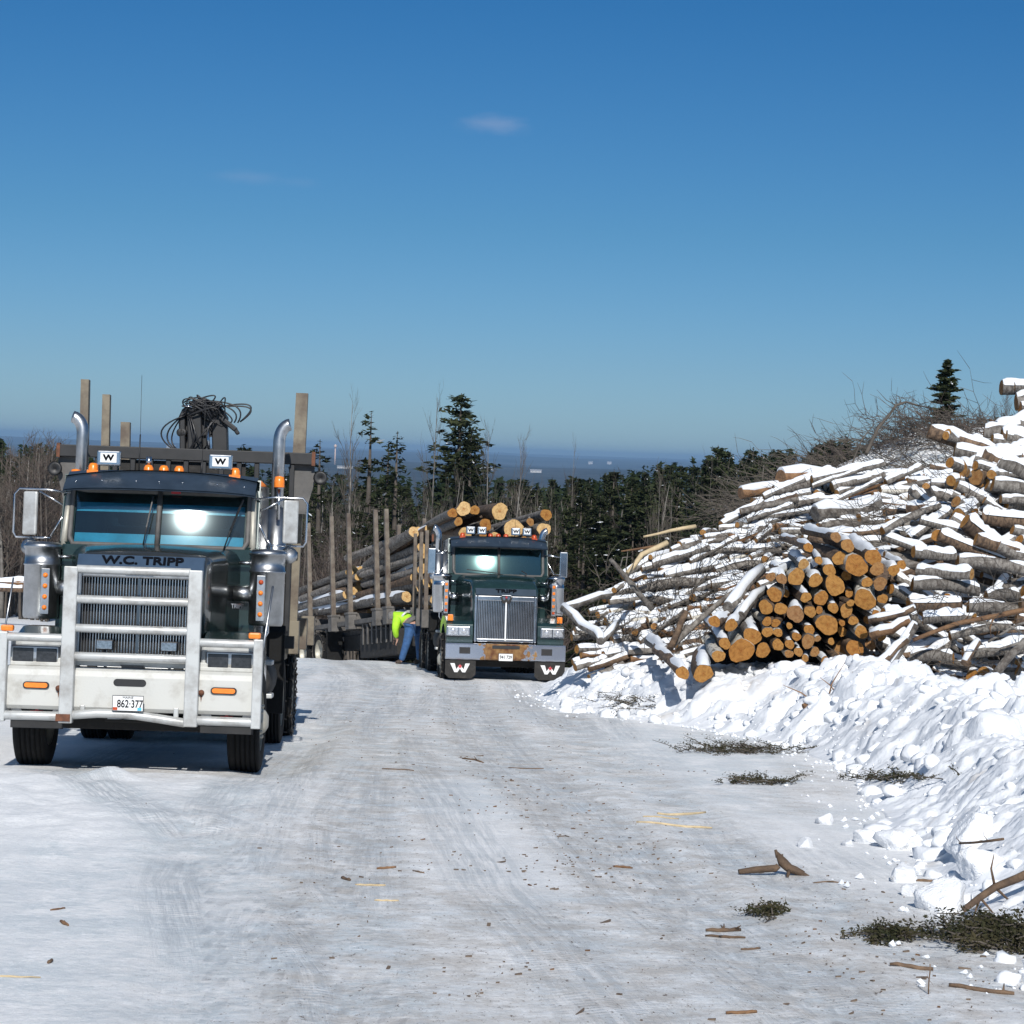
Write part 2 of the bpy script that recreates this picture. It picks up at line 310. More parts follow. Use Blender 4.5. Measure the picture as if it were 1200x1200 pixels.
def ground_mat():
    m = bpy.data.materials.new('ground_snow'); m.use_nodes = True; n = m.node_tree; b = n.nodes['Principled BSDF']; L = n.links.new
    tc = n.nodes.new('ShaderNodeTexCoord')
    def noise(scale, detail=5, vec=None, rough=.6, mapscale=None):
        z = n.nodes.new('ShaderNodeTexNoise'); z.inputs['Scale'].default_value = scale; z.inputs['Detail'].default_value = detail; z.inputs['Roughness'].default_value = rough
        if mapscale:
            mp = n.nodes.new('ShaderNodeMapping'); mp.inputs['Scale'].default_value = mapscale; L(tc.outputs['Object'], mp.inputs[0]); L(mp.outputs[0], z.inputs[0])
        else: L(tc.outputs['Object'], z.inputs[0])
        return z.outputs[0]
    def rng(v, a, b_, c=0, d=1):
        r = n.nodes.new('ShaderNodeMapRange'); L(v, r.inputs[0]); r.inputs[1].default_value = a; r.inputs[2].default_value = b_; r.inputs[3].default_value = c; r.inputs[4].default_value = d; return r.outputs[0]
    def math_(op, a, b_):
        q = n.nodes.new('ShaderNodeMath'); q.operation = op
        for i, v in enumerate((a, b_)):
            if isinstance(v, (int, float)): q.inputs[i].default_value = v
            else: L(v, q.inputs[i])
        return q.outputs[0]
    def mix(f, a, c):
        q = n.nodes.new('ShaderNodeMix'); q.data_type = 'RGBA'
        if isinstance(f, float): q.inputs[0].default_value = f
        else: L(f, q.inputs[0])
        for i, v in ((6, a), (7, c)):
            if isinstance(v, tuple): q.inputs[i].default_value = (*v, 1)
            else: L(v, q.inputs[i])
        return q.outputs[2]
    at = n.nodes.new('ShaderNodeAttribute'); at.attribute_name = 'wear'       # x: packed ice, y: dirt, z: far forest
    sp = n.nodes.new('ShaderNodeSeparateXYZ'); L(at.outputs['Vector'], sp.inputs[0])
    ice, dirt, far = sp.outputs[0], sp.outputs[1], sp.outputs[2]
    c = mix(rng(noise(1.7, 7, rough=.75), .36, .62), (.95, .95, .945), (.84, .85, .86))
    # streaks and tread prints that follow the wheel tracks
    tk = n.nodes.new('ShaderNodeAttribute'); tk.attribute_name = 'trk'
    tq = n.nodes.new('ShaderNodeSeparateXYZ'); L(tk.outputs['Vector'], tq.inputs[0])
    cv = n.nodes.new('ShaderNodeCombineXYZ'); L(math_('MULTIPLY', tq.outputs[0], 17.0), cv.inputs[0]); L(math_('MULTIPLY', tq.outputs[2], .55), cv.inputs[1])
    zs = n.nodes.new('ShaderNodeTexNoise'); zs.inputs['Scale'].default_value = 1; zs.inputs['Detail'].default_value = 5; zs.inputs['Roughness'].default_value = .7; L(cv.outputs[0], zs.inputs[0])
    lug = math_('SINE', math_('ADD', math_('MULTIPLY', tq.outputs[2], 95.0), math_('MULTIPLY', math_('ABSOLUTE', tq.outputs[0], 0), 60.0)), 0)
    lug = math_('MULTIPLY', math_('MULTIPLY', rng(lug, -.2, .6), tq.outputs[1]), rng(noise(1.3, 4, rough=.7), .48, .56))
    icem = math_('MULTIPLY', ice, rng(noise(1.9, 8, rough=.78), .42, .54))
    c = mix(icem, c, (.60, .67, .705))
    gr1 = rng(noise(1, 6, rough=.8, mapscale=(26, 34, 30)), .47, .60)
    c = mix(math_('MULTIPLY', gr1, .42), c, (.58, .60, .62))
    gr2 = rng(noise(1, 4, rough=.85, mapscale=(60, 95, 60)), .50, .62)
    c = mix(math_('MULTIPLY', gr2, .45), c, (.95, .95, .95))
    crumbs = rng(noise(17, 4, rough=.8), .55, .60)
    c = mix(math_('MULTIPLY', crumbs, .8), c, (.90, .91, .93))
    rd_ = noise(1, 6, rough=.7, mapscale=(5.5, .42, 1))
    c = mix(math_('MULTIPLY', rng(rd_, .44, .66), .55), c, (.72, .745, .765))
    c = mix(math_('MULTIPLY', math_('MULTIPLY', rng(zs.outputs[0], .44, .56), tq.outputs[1]), .85), c, (.56, .60, .63))
    c = mix(math_('MULTIPLY', lug, .7), c, (.95, .95, .95))
    # brown-grey grit ground into the snow
    g1 = rng(noise(3.2, 8, rough=.8), .40, .60)
    c = mix(math_('MULTIPLY', math_('MULTIPLY', math_('MINIMUM', math_('MULTIPLY', dirt, 1.5), 1.0), g1), .68), c, (.47, .43, .385))
    g2 = rng(noise(1, 4, rough=.8, mapscale=(30, 13, 20)), .60, .68)
    c = mix(math_('MULTIPLY', math_('MINIMUM', math_('MULTIPLY', dirt, 1.8), 1.0), g2), c, (.14, .105, .08))
    g3 = rng(noise(1, 3, rough=.8, mapscale=(60, 45, 60)), .645, .69)
    c = mix(math_('MULTIPLY', math_('MINIMUM', math_('MULTIPLY', dirt, 2.2), 1.0), g3), c, (.12, .075, .045))
    # country far off: woods with a few open snowy fields
    f1 = noise(1, 6, rough=.7, mapscale=(.006, .0016, 0))
    wood = mix(rng(noise(1, 7, rough=.8, mapscale=(.0016, .0007, 0)), .42, .58), (.006, .010, .010), (.060, .066, .070))
    fc = mix(rng(f1, .66, .69), wood, (.55, .58, .62))
    c = mix(far, c, fc)
    L(c, b.inputs['Base Color'])
    L(rng(icem, 0, 1, .85, .55), b.inputs['Roughness'])
    b.inputs['Specular IOR Level'].default_value = .3
    h = math_('ADD', math_('MULTIPLY', noise(16, 7, rough=.8), .9), math_('MULTIPLY', noise(3.5, 4), .25))
    vor = n.nodes.new('ShaderNodeTexVoronoi'); vor.inputs['Scale'].default_value = 11; L(tc.outputs['Object'], vor.inputs['Vector'])
    h = math_('ADD', h, math_('MULTIPLY', vor.outputs['Distance'], -.35))
    bp = n.nodes.new('ShaderNodeBump'); bp.inputs['Strength'].default_value = .55; bp.inputs['Distance'].default_value = .030
    h = math_('ADD', h, math_('MULTIPLY', lug, .05)); h = math_('ADD', h, math_('MULTIPLY', zs.outputs[0], math_('MULTIPLY', tq.outputs[1], 3.5)))
    L(h, bp.inputs['Height']); L(bp.outputs[0], b.inputs['Normal'])
    M['ground'] = m
ground_mat()

def rusty_bumper():
    m = M['chrome'].copy(); m.name = 'rusty_chrome'; n = m.node_tree; b = n.nodes['Principled BSDF']; L = n.links.new
    tc = n.nodes.new('ShaderNodeTexCoord'); sx = n.nodes.new('ShaderNodeSeparateXYZ'); L(tc.outputs['Object'], sx.inputs[0])
    ab = n.nodes.new('ShaderNodeMath'); ab.operation = 'ABSOLUTE'; L(sx.outputs[0], ab.inputs[0])
    nz = n.nodes.new('ShaderNodeTexNoise'); nz.inputs['Scale'].default_value = 9; nz.inputs['Detail'].default_value = 5; L(tc.outputs['Object'], nz.inputs[0])
    a2 = n.nodes.new('ShaderNodeMath'); a2.operation = 'MULTIPLY_ADD'; L(nz.outputs[0], a2.inputs[0]); a2.inputs[1].default_value = -1.1; L(ab.outputs[0], a2.inputs[2])
    mr = n.nodes.new('ShaderNodeMapRange'); L(a2.outputs[0], mr.inputs[0]); mr.inputs[1].default_value = -.03; mr.inputs[2].default_value = -.10
    rp = n.nodes.new('ShaderNodeValToRGB'); L(nz.outputs[0], rp.inputs[0])
    rp.color_ramp.elements[0].position = .35; rp.color_ramp.elements[1].position = .65
    rp.color_ramp.elements[0].color = (.10, .035, .015, 1); rp.color_ramp.elements[1].color = (.27, .155, .06, 1)
    mx = n.nodes.new('ShaderNodeMix'); mx.data_type = 'RGBA'; L(mr.outputs[0], mx.inputs[0]); mx.inputs[6].default_value = (.50, .53, .60, 1); L(rp.outputs[0], mx.inputs[7])
    L(mx.outputs[2], b.inputs['Base Color'])
    iv = n.nodes.new('ShaderNodeMath'); iv.operation = 'SUBTRACT'; iv.inputs[0].default_value = .9; L(mr.outputs[0], iv.inputs[1]); iv.use_clamp = True
    L(iv.outputs[0], b.inputs['Metallic'])
    M['rusty_chrome'] = m
rusty_bumper()

# ------------------------------------------------------------------ mesh builder
class MB:
    def __init__(s): s.v = []; s.f = []; s.m = []; s.s = []
    def add(s, vs, fs, mt=0, smooth=False):
        o = len(s.v); s.v.extend([tuple(p) for p in vs])
        for f in fs: s.f.append(tuple(i+o for i in f)); s.m.append(mt); s.s.append(smooth)
        return s
    def obox(s, c, ax, ay, az, mt=0):
        c, ax, ay, az = map(Vector, (c, ax, ay, az)); vs = []
        for i in (-1, 1):
            for j in (-1, 1):
                for k in (-1, 1): vs.append(c+ax*i+ay*j+az*k)
        fs = [(0, 1, 3, 2), (4, 6, 7, 5), (0, 4, 5, 1), (2, 3, 7, 6), (0, 2, 6, 4), (1, 5, 7, 3)]
        if ax.cross(ay).dot(az) < 0: fs = [f[::-1] for f in fs]
        return s.add(vs, fs, mt)
    def box(s, x0, x1, y0, y1, z0, z1, mt=0):
        return s.obox(((x0+x1)/2, (y0+y1)/2, (z0+z1)/2), ((x1-x0)/2, 0, 0), (0, (y1-y0)/2, 0), (0, 0, (z1-z0)/2), mt)
    def bar(s, a, b, wd, ht, mt=0, up=(0, 0, 1)):
        a, b = Vector(a), Vector(b); d = b-a; L = d.length; d.normalize(); up = Vector(up)
        if abs(d.dot(up)) > .95: up = Vector((0, 1, 0))
        sx = d.cross(up).normalized(); uz = sx.cross(d).normalized()
        return s.obox((a+b)/2, sx*wd/2, d*L/2, uz*ht/2, mt)
    def tube(s, pts, r, n=8, mt=0, caps=True, smooth=True):
        pts = [Vector(p) for p in pts]; k = len(pts)
        rs = r if isinstance(r, (list, tuple)) else [r]*k
        t0 = (pts[1]-pts[0]).normalized(); u = t0.orthogonal().normalized(); vs = []
        for i, p in enumerate(pts):
            t = (pts[min(i+1, k-1)]-pts[max(i-1, 0)])
            t = t.normalized() if t.length > 1e-9 else t0
            u = (u-t*u.dot(t)); u = u.normalized() if u.length > 1e-6 else t.orthogonal().normalized()
            w_ = t.cross(u)
            for j in range(n):
                a = 2*pi*j/n; vs.append(p+(u*cos(a)+w_*sin(a))*rs[i])
        fs = [(i*n+j, i*n+(j+1) % n, (i+1)*n+(j+1) % n, (i+1)*n+j) for i in range(k-1) for j in range(n)]
        s.add(vs, fs, mt, smooth)
        if caps:
            o = len(s.v)-k*n
            s.f.append(tuple(o+j for j in range(n))[::-1]); s.m.append(mt); s.s.append(False)
            s.f.append(tuple(o+(k-1)*n+j for j in range(n))); s.m.append(mt); s.s.append(False)
        return s
    def cyl(s, a, b, r0, r1=None, n=20, mt=0, caps=True): return s.tube([a, b], [r0, r0 if r1 is None else r1], n, mt, caps)
    def lathe(s, prof, o, axis, n=32, mt=0, smooth=True):
        o = Vector(o); ax = Vector(axis).normalized(); u = ax.orthogonal().normalized(); w_ = ax.cross(u); vs = []
        for (r, a) in prof:
            for j in range(n):
                t = 2*pi*j/n; vs.append(o+ax*a+(u*cos(t)+w_*sin(t))*r)
        k = len(prof)
        fs = [(i*n+j, i*n+(j+1) % n, (i+1)*n+(j+1) % n, (i+1)*n+j) for i in range(k-1) for j in range(n)]
        return s.add(vs, fs, mt, smooth)
    def prism(s, prof, axis, a0, a1, mt=0):
        def q(p, a): return {'x': (a, p[0], p[1]), 'y': (p[0], a, p[1]), 'z': (p[0], p[1], a)}[axis]
        n = len(prof); vs = [q(p, a0) for p in prof]+[q(p, a1) for p in prof]
        fs = [(i, (i+1) % n, n+(i+1) % n, n+i) for i in range(n)]+[tuple(range(n))[::-1], tuple(range(n, 2*n))]
        return s.add(vs, fs, mt)
    def grid(s, fn, nu, nv, mt=0, smooth=True):
        vs = [fn(i/nu, j/nv) for j in range(nv+1) for i in range(nu+1)]; w_ = nu+1
        fs = [(j*w_+i, j*w_+i+1, (j+1)*w_+i+1, (j+1)*w_+i) for j in range(nv) for i in range(nu)]
        return s.add(vs, fs, mt, smooth)
    def loft(s, secs, mt=0, smooth=False, caps=True):
        n = len(secs[0]); vs = [p for q in secs for p in q]
        fs = [(i*n+j, i*n+(j+1) % n, (i+1)*n+(j+1) % n, (i+1)*n+j) for i in range(len(secs)-1) for j in range(n)]
        if caps: fs += [tuple(range(n))[::-1], tuple(range((len(secs)-1)*n, len(secs)*n))]
        return s.add(vs, fs, mt, smooth)
    def mesh(s, name, mats):
        me = bpy.data.meshes.new(name); me.from_pydata(s.v, [], s.f); me.update()
        for m_ in (mats if isinstance(mats, (list, tuple)) else [mats]): me.materials.append(M[m_])
        me.polygons.foreach_set('material_index', s.m); me.polygons.foreach_set('use_smooth', s.s); me.update(); return me
    def build(s, name, mats, parent=None, bevel=0., recalc=True):
        me = s.mesh(name, mats)
        if recalc:
            import bmesh
            bm = bmesh.new(); bm.from_mesh(me); bmesh.ops.recalc_face_normals(bm, faces=bm.faces); bm.to_mesh(me); bm.free()
        o = bpy.data.objects.new(name, me); COL.objects.link(o)
        if parent is not None: o.parent = parent
        if bevel:
            b = o.modifiers.new('bevel', 'BEVEL'); b.width = bevel; b.segments = 2; b.limit_method = 'ANGLE'; b.angle_limit = R(40)
        return o
def np_mesh(name, V, F, mats, smooth=True, midx=None, attr=None):
    V = np.asarray(V, np.float32); F = np.asarray(F, np.int32); me = bpy.data.meshes.new(name)
    k = F.shape[1]
    me.vertices.add(len(V)); me.vertices.foreach_set('co', V.ravel())
    me.loops.add(F.size); me.loops.foreach_set('vertex_index', F.ravel())
    me.polygons.add(len(F)); me.polygons.foreach_set('loop_start', np.arange(0, F.size, k, dtype=np.int32))
    me.polygons.foreach_set('loop_total', np.full(len(F), k, np.int32))
    for m_ in mats: me.materials.append(M[m_])
    if midx is not None: me.polygons.foreach_set('material_index', np.asarray(midx, np.int32))
    me.polygons.foreach_set('use_smooth', np.full(len(F), smooth, bool))
    if attr is not None:
        a = me.attributes.new(attr[0], 'FLOAT_VECTOR', 'POINT'); a.data.foreach_set('vector', np.asarray(attr[1], np.float32).ravel())
    me.update(calc_edges=True); me.validate(); return me
def link(name, me, parent=None):
    o = bpy.data.objects.new(name, me); COL.objects.link(o)
    if parent is not None: o.parent = parent
    return o
def tag(o, label=None, cat=None, group=None, kind=None):
    if label: o['label'] = label
    if cat: o['category'] = cat
    if group: o['group'] = group
    if kind: o['kind'] = kind
    return o
def empty(name, loc=(0, 0, 0), rot=(0, 0, 0)):
    o = bpy.data.objects.new(name, None); COL.objects.link(o); o.location = loc; o.rotation_euler = rot; o.empty_display_size = .3; return o
def copy_tree(o, parent=None):
    c = o.copy(); COL.objects.link(c)
    if parent is not None: c.parent = parent
    for ch in [q for q in o.children]: copy_tree(ch, c)
    return c
def text(name, s, size, matname, parent, loc, rot, extrude=.003, sx=1.0, bold=0.0, align='CENTER'):
    cu = bpy.data.curves.new(name, 'FONT'); cu.body = s; cu.size = size; cu.extrude = extrude; cu.align_x = align; cu.align_y = 'CENTER'; cu.offset = bold
    t = bpy.data.objects.new(name, cu); COL.objects.link(t)
    dg = bpy.context.evaluated_depsgraph_get(); me = bpy.data.meshes.new_from_object(t.evaluated_get(dg)); bpy.data.objects.remove(t)
    me.name = name; me.materials.clear(); me.materials.append(M[matname])
    mt_ = Matrix.LocRotScale(Vector(loc), __import__('mathutils').Euler(rot), Vector((sx, 1, 1)))
    me.transform(mt_); return link(name, me, parent)
ORD = ['zeroth', 'first', 'second', 'third', 'fourth', 'fifth', 'sixth', 'seventh', 'eighth', 'ninth', 'tenth', 'eleventh', 'twelfth', 'thirteenth', 'fourteenth', 'fifteenth', 'sixteenth', 'seventeenth', 'eighteenth', 'nineteenth', 'twentieth']
def ordn(i):
    if i <= 20: return ORD[i]
    if i % 10 == 0: return {30: 'thirtieth', 40: 'fortieth', 50: 'fiftieth'}.get(i, 'last')
    return ('twenty-' if i < 30 else 'thirty-' if i < 40 else 'forty-') + ORD[i % 10]
# ------------------------------------------------------------------ ground sheet
def axis_pts(lo, hi, step, outer, g):
    a = list(np.arange(lo, hi+step/2, step)); x = a[-1]; s = step
    up = []
    while x < outer[1]: s *= g; x += s; up.append(x)
    x = a[0]; s = step; dn = []
    while x > outer[0]: s *= g; x -= s; dn.append(x)
    return np.array(dn[::-1]+a+up)
gx = axis_pts(-6.5, 5.5, .065, (-13000, 13000), 1.13)
gy = axis_pts(8.5, 48, .085, (-80, 26000), 1.06)
X, Y = np.meshgrid(gx, gy); x = X.ravel(); y = Y.ravel()
Z = ground(x, y)
hid = sm(.4, .9, x-edge_x(y))*(y < 60)*(y > 0)*(x < 15)
Z = Z-.10*hid*(1-sm(40, 44, y))
nearm = 1-sm(55, 95, y)
dirt = np.zeros_like(x); tr = tracks(x, y)
for (c, wd, dp), am in zip(tr, (1.0, .55, .10, .05, .35, .9)): dirt = np.maximum(dirt, am*np.exp(-(c/(wd*1.9))**2))
road = sm(-3.6, -1.4, x - np.interp(y, [8, 16, 24, 44], [1.8, .6, -.4, -1.6]))*(1-sm(-.6, .3, x-edge_x(y)))
dirt = np.clip(dirt*(.55+1.1*fbm(x*.8, y*.4, 3, 50)) + .50*road*sm(.35, .65, fbm(x*.5, y*.25, 4, 51)) + .12*road, 0, 1)*nearm
dirt = np.clip(dirt+.55*np.exp(-((tr[0][0]+.05)/.13)**2)*nearm*sm(.35, .6, vn(x*.6, y*.35, 71))+.4*np.exp(-((tr[0][0]-.95)/.10)**2)*nearm*sm(.4, .6, vn(x*.6, y*.3, 72)), 0, 1)
dirt = np.clip(dirt+.5*np.exp(-((x+3.6)/1.9)**2-((y-21.8)/1.5)**2)+.35*np.exp(-((x-2.2)/1.0)**2-((y-12.5)/1.6)**2), 0, 1)
ice = np.zeros_like(x)
for (c, wd, dp), am in zip(tr, (1, 1, 1, 1, 1, .8)): ice = np.maximum(ice, am*np.exp(-(c/(wd*1.25))**4))
ice = np.clip(np.maximum(ice, .75*sm(.42, .60, fbm(x*.45, y*.3, 4, 60)))*nearm*(y > 0), 0, 1)
farm = sm(72, 110, y)*sm(-60, 0, (x+14+.16*(y-70))*8)
farm = np.maximum(farm, sm(160, 240, y))
farm = np.maximum(farm, sm(30, 60, np.abs(x)))
farm = farm*(y > 0)
c1_ = tr[0][0]; TC = np.stack([t_[0] for t_ in tr]+[c1_-.95, c1_-1.5, c1_+1.25, tr[4][0]-.62, tr[1][0]+.7, tr[2][0]-.9]); TI = np.abs(TC).argmin(0); tcx = np.take_along_axis(TC, TI[None], 0)[0]
_sr = np.sort(np.abs(TC), 0); trk = np.stack([tcx, np.exp(-(tcx/.30)**4)*sm(.05, .22, _sr[1]-_sr[0])*nearm*(y > 0), y+TI*37.3], 1)
V = np.stack([x, y, Z], 1)
ny, nx = X.shape; idx = np.arange(ny*nx).reshape(ny, nx)
F = np.stack([idx[:-1, :-1].ravel(), idx[:-1, 1:].ravel(), idx[1:, 1:].ravel(), idx[1:, :-1].ravel()], 1)
gme = np_mesh('ground', V, F, ['ground'], attr=('wear', np.stack([ice, dirt, farm], 1)))
a_ = gme.attributes.new('trk', 'FLOAT_VECTOR', 'POINT'); a_.data.foreach_set('vector', trk.astype(np.float32).ravel())
tag(link('ground', gme), kind='structure')

# ------------------------------------------------------------------ ploughed snow bank
def bank_h(s, y, x):
    top = np.interp(y, [6, 11, 14, 18, 22, 26, 30, 33, 36, 40, 44], [.26, .34, .68, .62, .74, .84, .80, .72, .72, .62, .5])
    top = top*(.72+.56*fbm(x*.55, y*.4, 3, 90))
    h = top*sm(-.05, 1.35, s)*(1-.55*sm(3.2, 6.0, s))
    wx = x+.25*(vn(x*3, y*3, 1)-.5); wy = y+.25*(vn(x*3, y*3, 2)-.5)
    a, b, c = worley(wx*1.5, wy*1.3, 100); blk = (c-.4)*sm(.0, .35, b-a)
    a2, b2, c2 = worley(wx*4.2, wy*3.8, 110); blk2 = (c2-.25)*np.sqrt(np.clip(b2-a2, 0, 1))
    a3, b3, c3 = worley(wx*10., wy*9., 120); blk3 = (c3-.2)*np.sqrt(np.clip(b3-a3, 0, 1))
    amp = sm(-.05, .5, s)
    big = sm(.45, .62, fbm(x*.4+7, y*.3, 2, 95))
    h = h+amp*((.08+.26*big)*blk + .12*blk2 + .065*blk3 + .05*(fbm(x*9, y*7, 3, 99)-.5) + .12*(fbm(x*1.4, y*1.1, 3, 98)-.5) - .03)
    return np.where(s < 0, -.06, np.maximum(h, -.03+.02*blk2))
def bank_piece(y0, y1, st, smax):
    ss = np.arange(-.25, smax, st); yy = np.arange(y0, y1+st*1.3, st*1.3)
    SS, YY = np.meshgrid(ss, yy); ex = edge_x(YY); XX = ex+SS
    sc = np.where(YY > 29.5, .72, 1.0); sc = np.where(YY > 36, .9, sc)
    ZZ = base(XX, YY)+bank_h(SS*sc, YY, XX)
    v = np.stack([XX.ravel(), YY.ravel(), ZZ.ravel()], 1); a, b = XX.shape; ix = np.arange(a*b).reshape(a, b)
    return v, np.stack([ix[:-1, :-1].ravel(), ix[:-1, 1:].ravel(), ix[1:, 1:].ravel(), ix[1:, :-1].ravel()], 1)
v1, f1 = bank_piece(6.0, 21, .027, 7.5); v2, f2 = bank_piece(21.0, 44, .040, 9.5)
vv = np.concatenate([v1, v2]); ff = np.concatenate([f1, f2+len(v1)])
tag(link('snow_bank', np_mesh('snow_bank', vv, ff, ['bank_snow'])), kind='structure')
_sx = np.arange(-8, 13, .05); _sy = np.arange(8, 52, .06); _SX, _SY = np.meshgrid(_sx, _sy)
_SG = ground(_SX, _SY); _sc = np.where(_SY > 36, .9, np.where(_SY > 29.5, .72, 1.))
_SB = np.where(_SY < 44, np.maximum(_SG, base(_SX, _SY)+bank_h((_SX-edge_x(_SY))*_sc, _SY, _SX)), _SG)
def _look(T, x, y):
    fx = (x+8)/.05; fy = (y-8)/.06; i = int(fx); j = int(fy)
    if not (0 <= i < len(_sx)-1 and 0 <= j < len(_sy)-1): return None
    u = fx-i; v = fy-j
    return float((T[j, i]*(1-u)+T[j, i+1]*u)*(1-v)+(T[j+1, i]*(1-u)+T[j+1, i+1]*u)*v)
_gz0 = gz
def gz(x, y):
    r = _look(_SG, x, y); return _gz0(x, y) if r is None else r
def bankz(x, y):
    r = _look(_SB, x, y); return _bankz0(x, y) if r is None else r
def _bankz0(x, y):
    x = np.array([float(x)]); y = np.array([float(y)]); s = x-edge_x(y); sc = .72 if 29.5 < y[0] <= 36 else (.9 if y[0] > 36 else 1.)
    return float(max((base(x, y)+bank_h(s*sc, y, x))[0], ground(x, y)[0]))

# clods of broken snow piled over the bank, far too many to count
def ico():
    import bmesh
    bm = bmesh.new(); bmesh.ops.create_icosphere(bm, subdivisions=2, radius=1); v = np.array([tuple(q.co) for q in bm.verts]); f = np.array([[q.index for q in t.verts] for t in bm.faces]); bm.free(); return v, f
ICV, ICF = ico()
def clods(name, n, seed, ymin, ymax, smin, smax, rmin, rmax, label, matn='bank_snow', sel=None):
    rg = np.random.default_rng(seed); V = []; F = []; off = 0; k = 0
    while k < n:
        y_ = ymin+(ymax-ymin)*rg.random()**1.15; s_ = rg.uniform(smin, smax); x_ = float(edge_x(np.array([y_]))[0])+s_
        if fbm(np.array([x_*.9]), np.array([y_*.7]), 2, 300)[0] < .40+.12*rg.random(): 
            if rg.random() < .75: continue
        r = (rmin+(rmax-rmin)*rg.random()**7)*(1+.012*(y_-12)); q = ICV.copy()
        ph = rg.uniform(0, 6, 3); q = q*(1+.22*np.sin(2.3*q[:, [1]]+ph[0])*np.cos(1.9*q[:, [2]]+ph[1])+.13*np.sin(5*q[:, [0]]+ph[2])+rg.normal(0, .085, (len(q), 1)))
        # knock a few flat faces into each clod
        for _ in range(2):
            nn = rg.normal(size=3); nn /= np.linalg.norm(nn); dd = q@nn; cut = rg.uniform(.55, .85); q = q-np.clip(dd-cut, 0, None)[:, None]*nn
        q = q*np.array([r*rg.uniform(.8, 1.3), r*rg.uniform(.8, 1.2), r*rg.uniform(.6, .95)]); a_ = rg.uniform(0, 6.28); c_, s2 = np.cos(a_), np.sin(a_)
        q = np.stack([q[:, 0]*c_-q[:, 1]*s2, q[:, 0]*s2+q[:, 1]*c_, q[:, 2]], 1)+np.array([x_, y_, bankz(x_, y_)+r*rg.uniform(-.15, .25)])
        V.append(q); F.append(ICF+off); off += len(q); k += 1
    o = link(name, np_mesh(name, np.concatenate(V), np.concatenate(F), [matn], True)); return tag(o, label, 'snow', kind='stuff')
clods('snow_clods', 3600, 5, 11.2, 39, -.10, 4.2, .010, .12, 'broken clods of snow piled over the ploughed bank')
# loose lumps of snow thrown off the bank
def lump_mesh(seed, nm):
    import bmesh
    bm = bmesh.new(); bmesh.ops.create_icosphere(bm, subdivisions=4, radius=1); q = np.array([tuple(v.co) for v in bm.verts]); f = np.array([[v.index for v in t.verts] for t in bm.faces]); bm.free()
    rg = np.random.default_rng(seed); ph = rg.uniform(0, 6, 6)
    q = q*(1+.20*np.sin(2.1*q[:, [1]]+ph[0])*np.cos(1.7*q[:, [2]]+ph[1])+.10*np.sin(5*q[:, [0]]+ph[2]))
    for _ in range(9):
        nn = rg.normal(size=3); nn /= np.linalg.norm(nn); dd = q@nn; cut = rg.uniform(.50, .85); q = q-np.clip(dd-cut, 0, None)[:, None]*nn*.92
    nz = fbm(q[:, 0]*3+q[:, 2]*2+9, q[:, 1]*3+q[:, 2]*3.3, 4, seed)-.5; a1, a2, _ = worley(q[:, 0]*3.4+q[:, 2]*1.9, q[:, 1]*3.4+q[:, 2]*2.3, seed)
    q = q*(1+.30*nz+.10*(a2-a1))[:, None]*np.array([1, .85, .8])
    return np_mesh(nm, q, f, ['bank_snow'], True)
lm = [lump_mesh(i, 'snow_lump') for i in range(4)]
lumps = [(966, 964, .085, 'white pointed lump of snow alone on the packed road right of centre'),
         (942, 991, .07, 'low lump of snow just below the pointed lump on the road'),
         (1015, 985, .11, 'broad snow lump at the foot of the bank, left of the largest block'),
         (1050, 990, .17, 'long broken snow block lying at the bank foot'),
         (1072, 992, .12, 'snow lump touching the bank, right of the long block'),
         (993, 990, .06, 'small snow crumb left of the broken blocks at the bank foot'),
         (1060, 1030, .12, 'snow lump fallen on the road below the long broken block'),
         (1067, 1048, .07, 'small snow lump beneath the fallen lump near the bank'),
         (1110, 1062, .20, 'big snow block at the near end of the bank beside the green slash'),
         (1140, 985, .24, 'large square snow block standing up on the near bank face'),
         (1150, 1020, .16, 'snow block under the large square block on the near bank')]
for i, (px, py, r, lb) in enumerate(lumps):
    r_ = ray(px, py); lo, hi = 8., 60.
    for _ in range(30):
        mid = (lo+hi)/2; p = P(px, py+r*.3*60, mid)
        if p.z > bankz(p.x, p.y): lo = mid
        else: hi = mid
    o = link('snow_lump', lm[i % 4]); o.location = (p.x, p.y, bankz(p.x, p.y)+r*.25); o.scale = (r, r, r); o.rotation_euler = (.2*i, .1, i*1.3)
    tag(o, lb, 'snow lump', 'loose snow lumps beside the road')

